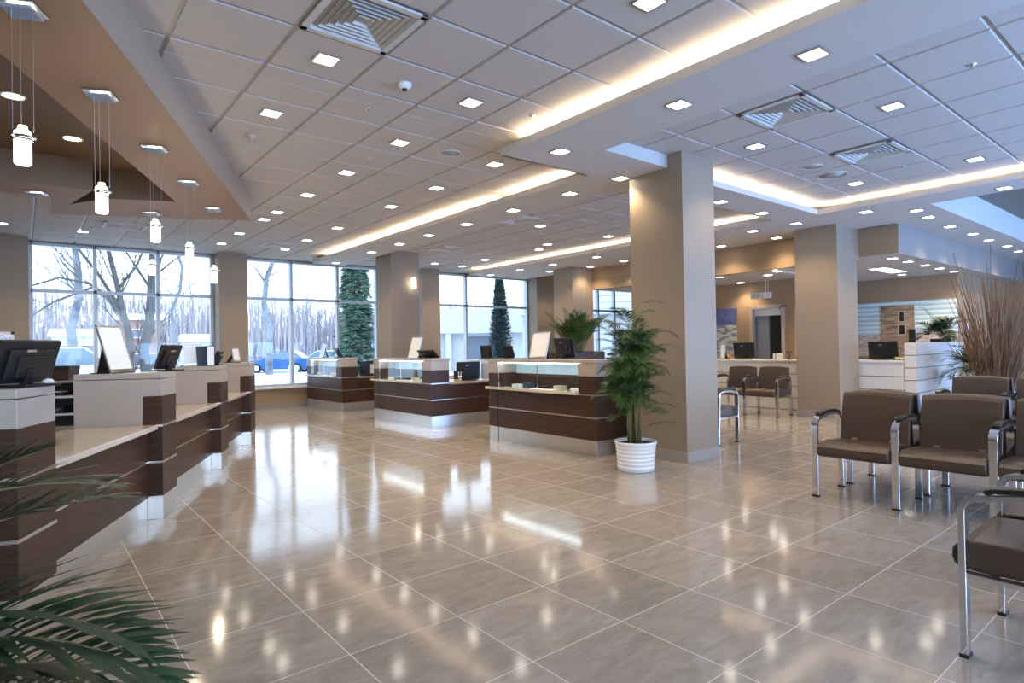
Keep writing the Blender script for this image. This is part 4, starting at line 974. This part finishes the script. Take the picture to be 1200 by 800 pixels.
tree_thing('bare_tree', 'large bare twin trunk tree outside the left window', (3.35, 30.5, -.2), 'trees in the parking lot', b, 'bark')
b = B(); rnd = random.Random(31)
def birch(h, r, seed):
    b = B(); rn = random.Random(seed); P = [V((rn.uniform(-.08, .08)*i, rn.uniform(-.08, .08)*i, h*i/8)) for i in range(9)]
    b.tube(P, [r*(1-.75*i/8) for i in range(9)], 7, cap=False)
    for k in range(16):
        i = rn.randint(3, 7); q = P[i].lerp(P[i+1], rn.random()); a = rn.uniform(0, 2*PI)
        grow(b, q, V((math.cos(a), math.sin(a), rn.uniform(.4, 1.2))), rn.uniform(.8, 2.0), r*.22, 2, rn, .5, 3, twig=.008)
    return b
tree_thing('birch_tree', 'slim speckled birch trunk outside the second window, left of its first mullion', (12.0, 39, -.2), 'trees in the parking lot', birch(12, .24, 3), 'birch')
tree_thing('birch_tree', 'straight birch trunk outside the left pane of the left window', (1.9, 36, -.2), 'trees in the parking lot', birch(11, .26, 4), 'birch')
tree_thing('birch_tree', 'thin leaning birch outside the right pane of the left window', (6.6, 38, -.2), 'trees in the parking lot', birch(10, .14, 5), 'birch')
tree_thing('bare_tree', 'spreading bare tree outside the third window behind the conical conifer', (22.5, 47, -.2), 'trees in the parking lot', birch(9, .2, 6), 'bark')
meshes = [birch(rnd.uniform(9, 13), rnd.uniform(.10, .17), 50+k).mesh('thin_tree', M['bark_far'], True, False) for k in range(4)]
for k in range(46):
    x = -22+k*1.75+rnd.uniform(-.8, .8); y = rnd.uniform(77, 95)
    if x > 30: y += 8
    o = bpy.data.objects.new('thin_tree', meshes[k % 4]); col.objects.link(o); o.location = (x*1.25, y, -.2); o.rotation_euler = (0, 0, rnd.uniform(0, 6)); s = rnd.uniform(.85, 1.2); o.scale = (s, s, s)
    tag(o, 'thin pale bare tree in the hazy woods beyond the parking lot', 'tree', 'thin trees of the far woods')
b = B(); rnd = random.Random(77)
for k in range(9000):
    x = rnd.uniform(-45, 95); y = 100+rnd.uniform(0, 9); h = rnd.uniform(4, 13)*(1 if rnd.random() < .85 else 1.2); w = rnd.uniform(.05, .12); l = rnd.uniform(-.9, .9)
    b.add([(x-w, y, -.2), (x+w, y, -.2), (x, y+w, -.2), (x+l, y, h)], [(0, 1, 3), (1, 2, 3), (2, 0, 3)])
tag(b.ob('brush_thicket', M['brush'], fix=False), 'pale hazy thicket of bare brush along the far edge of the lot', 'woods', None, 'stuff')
def conifer(h, r, n, seed, m, lab, loc, tight=False, grp='conifers outside'):
    rn = random.Random(seed); t = thing('conifer', lab, 'tree', loc, 0, grp)
    B().tube([(0, 0, 0), (0, 0, h*.97)], [r*.09, .012], 8).ob('trunk', M['bark'], t, smooth=True); b = B()
    for k in range(n):
        u = rn.random()**.75; z = h*(.04+.96*u); R = r*(1-u)**(.75 if not tight else .8)*rn.uniform(.75, 1.08)+.03; a = rn.uniform(0, 2*PI)
        d = V((math.cos(a), math.sin(a), 0)); sd = V((-d.y, d.x, 0)); dz = (-.32 if not tight else .25)*R
        p0 = V((0, 0, z)); ms = 6
        for i in range(ms):
            f = (i+rn.random())/ms; q = p0+d*R*f+V((0, 0, dz*f**1.2)); L = (.20 if not tight else .11)*rn.uniform(.7, 1.3)*(h/5)**.5
            for s in (-1, 1):
                e = q+(d*.55+sd*s*rn.uniform(.4, .9)+V((0, 0, rn.uniform(-.5, .1) if not tight else rn.uniform(.1, .8)))).normalized()*L
                w = V((rn.uniform(-1, 1), rn.uniform(-1, 1), rn.uniform(-1, 1))).normalized()*L*.16
                b.add([q-w, q+w, e], [(0, 1, 2)])
    b.ob('needles', M[m], t, fix=False)
conifer(6.6, .98, 1700, 2, 'spruce', 'bushy green spruce outside the right part of the second window', (9.95, 21.8, -.2))
conifer(4.25, .56, 2000, 3, 'thuja', 'narrow dark conical conifer outside the third window', (13.2, 16.9, -.2), True)
t = thing('bollard_sign', 'dark post with a red and white sign outside low in the second window', 'post', (7.6, 22, -.2)); B().tube([(0, 0, 0), (0, 0, .8)], .04, 8).ob('post', M['wing'], t); B().box(-.16, .16, -.02, .02, .55, .95).ob('plate', M['white'], t)

# ------------------------------------------------------------------ light
w = bpy.data.worlds.new('World'); bpy.context.scene.world = w; w.use_nodes = True
nt = w.node_tree; bg = nt.nodes['Background']
tc = nt.nodes.new('ShaderNodeTexCoord'); sp = nt.nodes.new('ShaderNodeSeparateXYZ'); rp = nt.nodes.new('ShaderNodeValToRGB')
nt.links.new(tc.outputs['Generated'], sp.inputs[0]); nt.links.new(sp.outputs['Z'], rp.inputs['Fac']); nt.links.new(rp.outputs['Color'], bg.inputs['Color'])
rp.color_ramp.elements[0].color = (.71, .845, 1, 1); rp.color_ramp.elements[1].color = (.56, .76, 1, 1); rp.color_ramp.elements[1].position = .6
bg.inputs['Strength'].default_value = WORLD = 2.25
def area(name, loc, rot, sx, sy, e, c):
    l = bpy.data.lights.new(name, 'AREA'); l.shape = 'RECTANGLE'; l.size = sx; l.size_y = sy; l.energy = e; l.color = c
    o = bpy.data.objects.new(name, l); col.objects.link(o); o.location = loc; o.rotation_euler = rot; return o
# daylight entering by the glazed wall behind the camera and by the front windows
area('daylight_back', (11.0, -3.9, 1.05), (PI/2+.62, 0, 0), 14, 1.7, 820, (.22, .46, 1))
area('daylight_back', (-1, -3.9, 1.7), (PI/2, 0, 0), 9, 2.8, 150, (.62, .78, 1))
sl = bpy.data.lights.new('downlight_lamp', 'SPOT'); sl.energy = 30; sl.spot_size = math.radians(118); sl.spot_blend = .7; sl.color = (1, .76, .48); sl.shadow_soft_size = .05
for x, y, z in LAMPS:
    o = bpy.data.objects.new('downlight_lamp', sl); col.objects.link(o); o.location = (x, y, z-.03)
pl = bpy.data.lights.new('pendant_lamp', 'POINT'); pl.energy = 4; pl.color = (1, .82, .58); pl.shadow_soft_size = .04
ql = bpy.data.lights.new('canopy_lamp', 'POINT'); ql.energy = .9; ql.color = (1, .66, .34); ql.shadow_soft_size = .003
for p in LAMPS3:
    o = bpy.data.objects.new('canopy_lamp', ql); col.objects.link(o); o.location = p
for p in LAMPS2:
    o = bpy.data.objects.new('pendant_lamp', pl); col.objects.link(o); o.location = p

# ------------------------------------------------------------------ camera
F = 704.46; yaw, pit, rol = .6824, .0089, -.0172
fw = Vector((math.sin(yaw)*math.cos(pit), math.cos(yaw)*math.cos(pit), math.sin(pit))); r0 = Vector((math.cos(yaw), -math.sin(yaw), 0)); u0 = r0.cross(fw)
rt = r0*math.cos(rol)+u0*math.sin(rol); up = -r0*math.sin(rol)+u0*math.cos(rol)
cd = bpy.data.cameras.new('camera'); cd.sensor_width = 36; cd.lens = F*36/1200; cd.clip_start = .05; cd.clip_end = 400
cam = bpy.data.objects.new('camera', cd); col.objects.link(cam)
cam.matrix_world = Matrix(((rt.x, up.x, -fw.x, 0), (rt.y, up.y, -fw.y, 0), (rt.z, up.z, -fw.z, 1.28), (0, 0, 0, 1)))
sc = bpy.context.scene; sc.camera = cam
sc.view_settings.view_transform = 'Standard'; sc.view_settings.look = 'None'; sc.view_settings.gamma = 1; sc.view_settings.exposure = .7; sc.view_settings.use_curve_mapping = False
cy = sc.cycles; cy.use_denoising = True; cy.max_bounces = 8; cy.diffuse_bounces = 4; cy.glossy_bounces = 4; cy.transparent_max_bounces = 16; cy.transmission_bounces = 4
cy.use_light_tree = True; cy.sample_clamp_indirect = 6; cy.caustics_reflective = False; cy.caustics_refractive = False
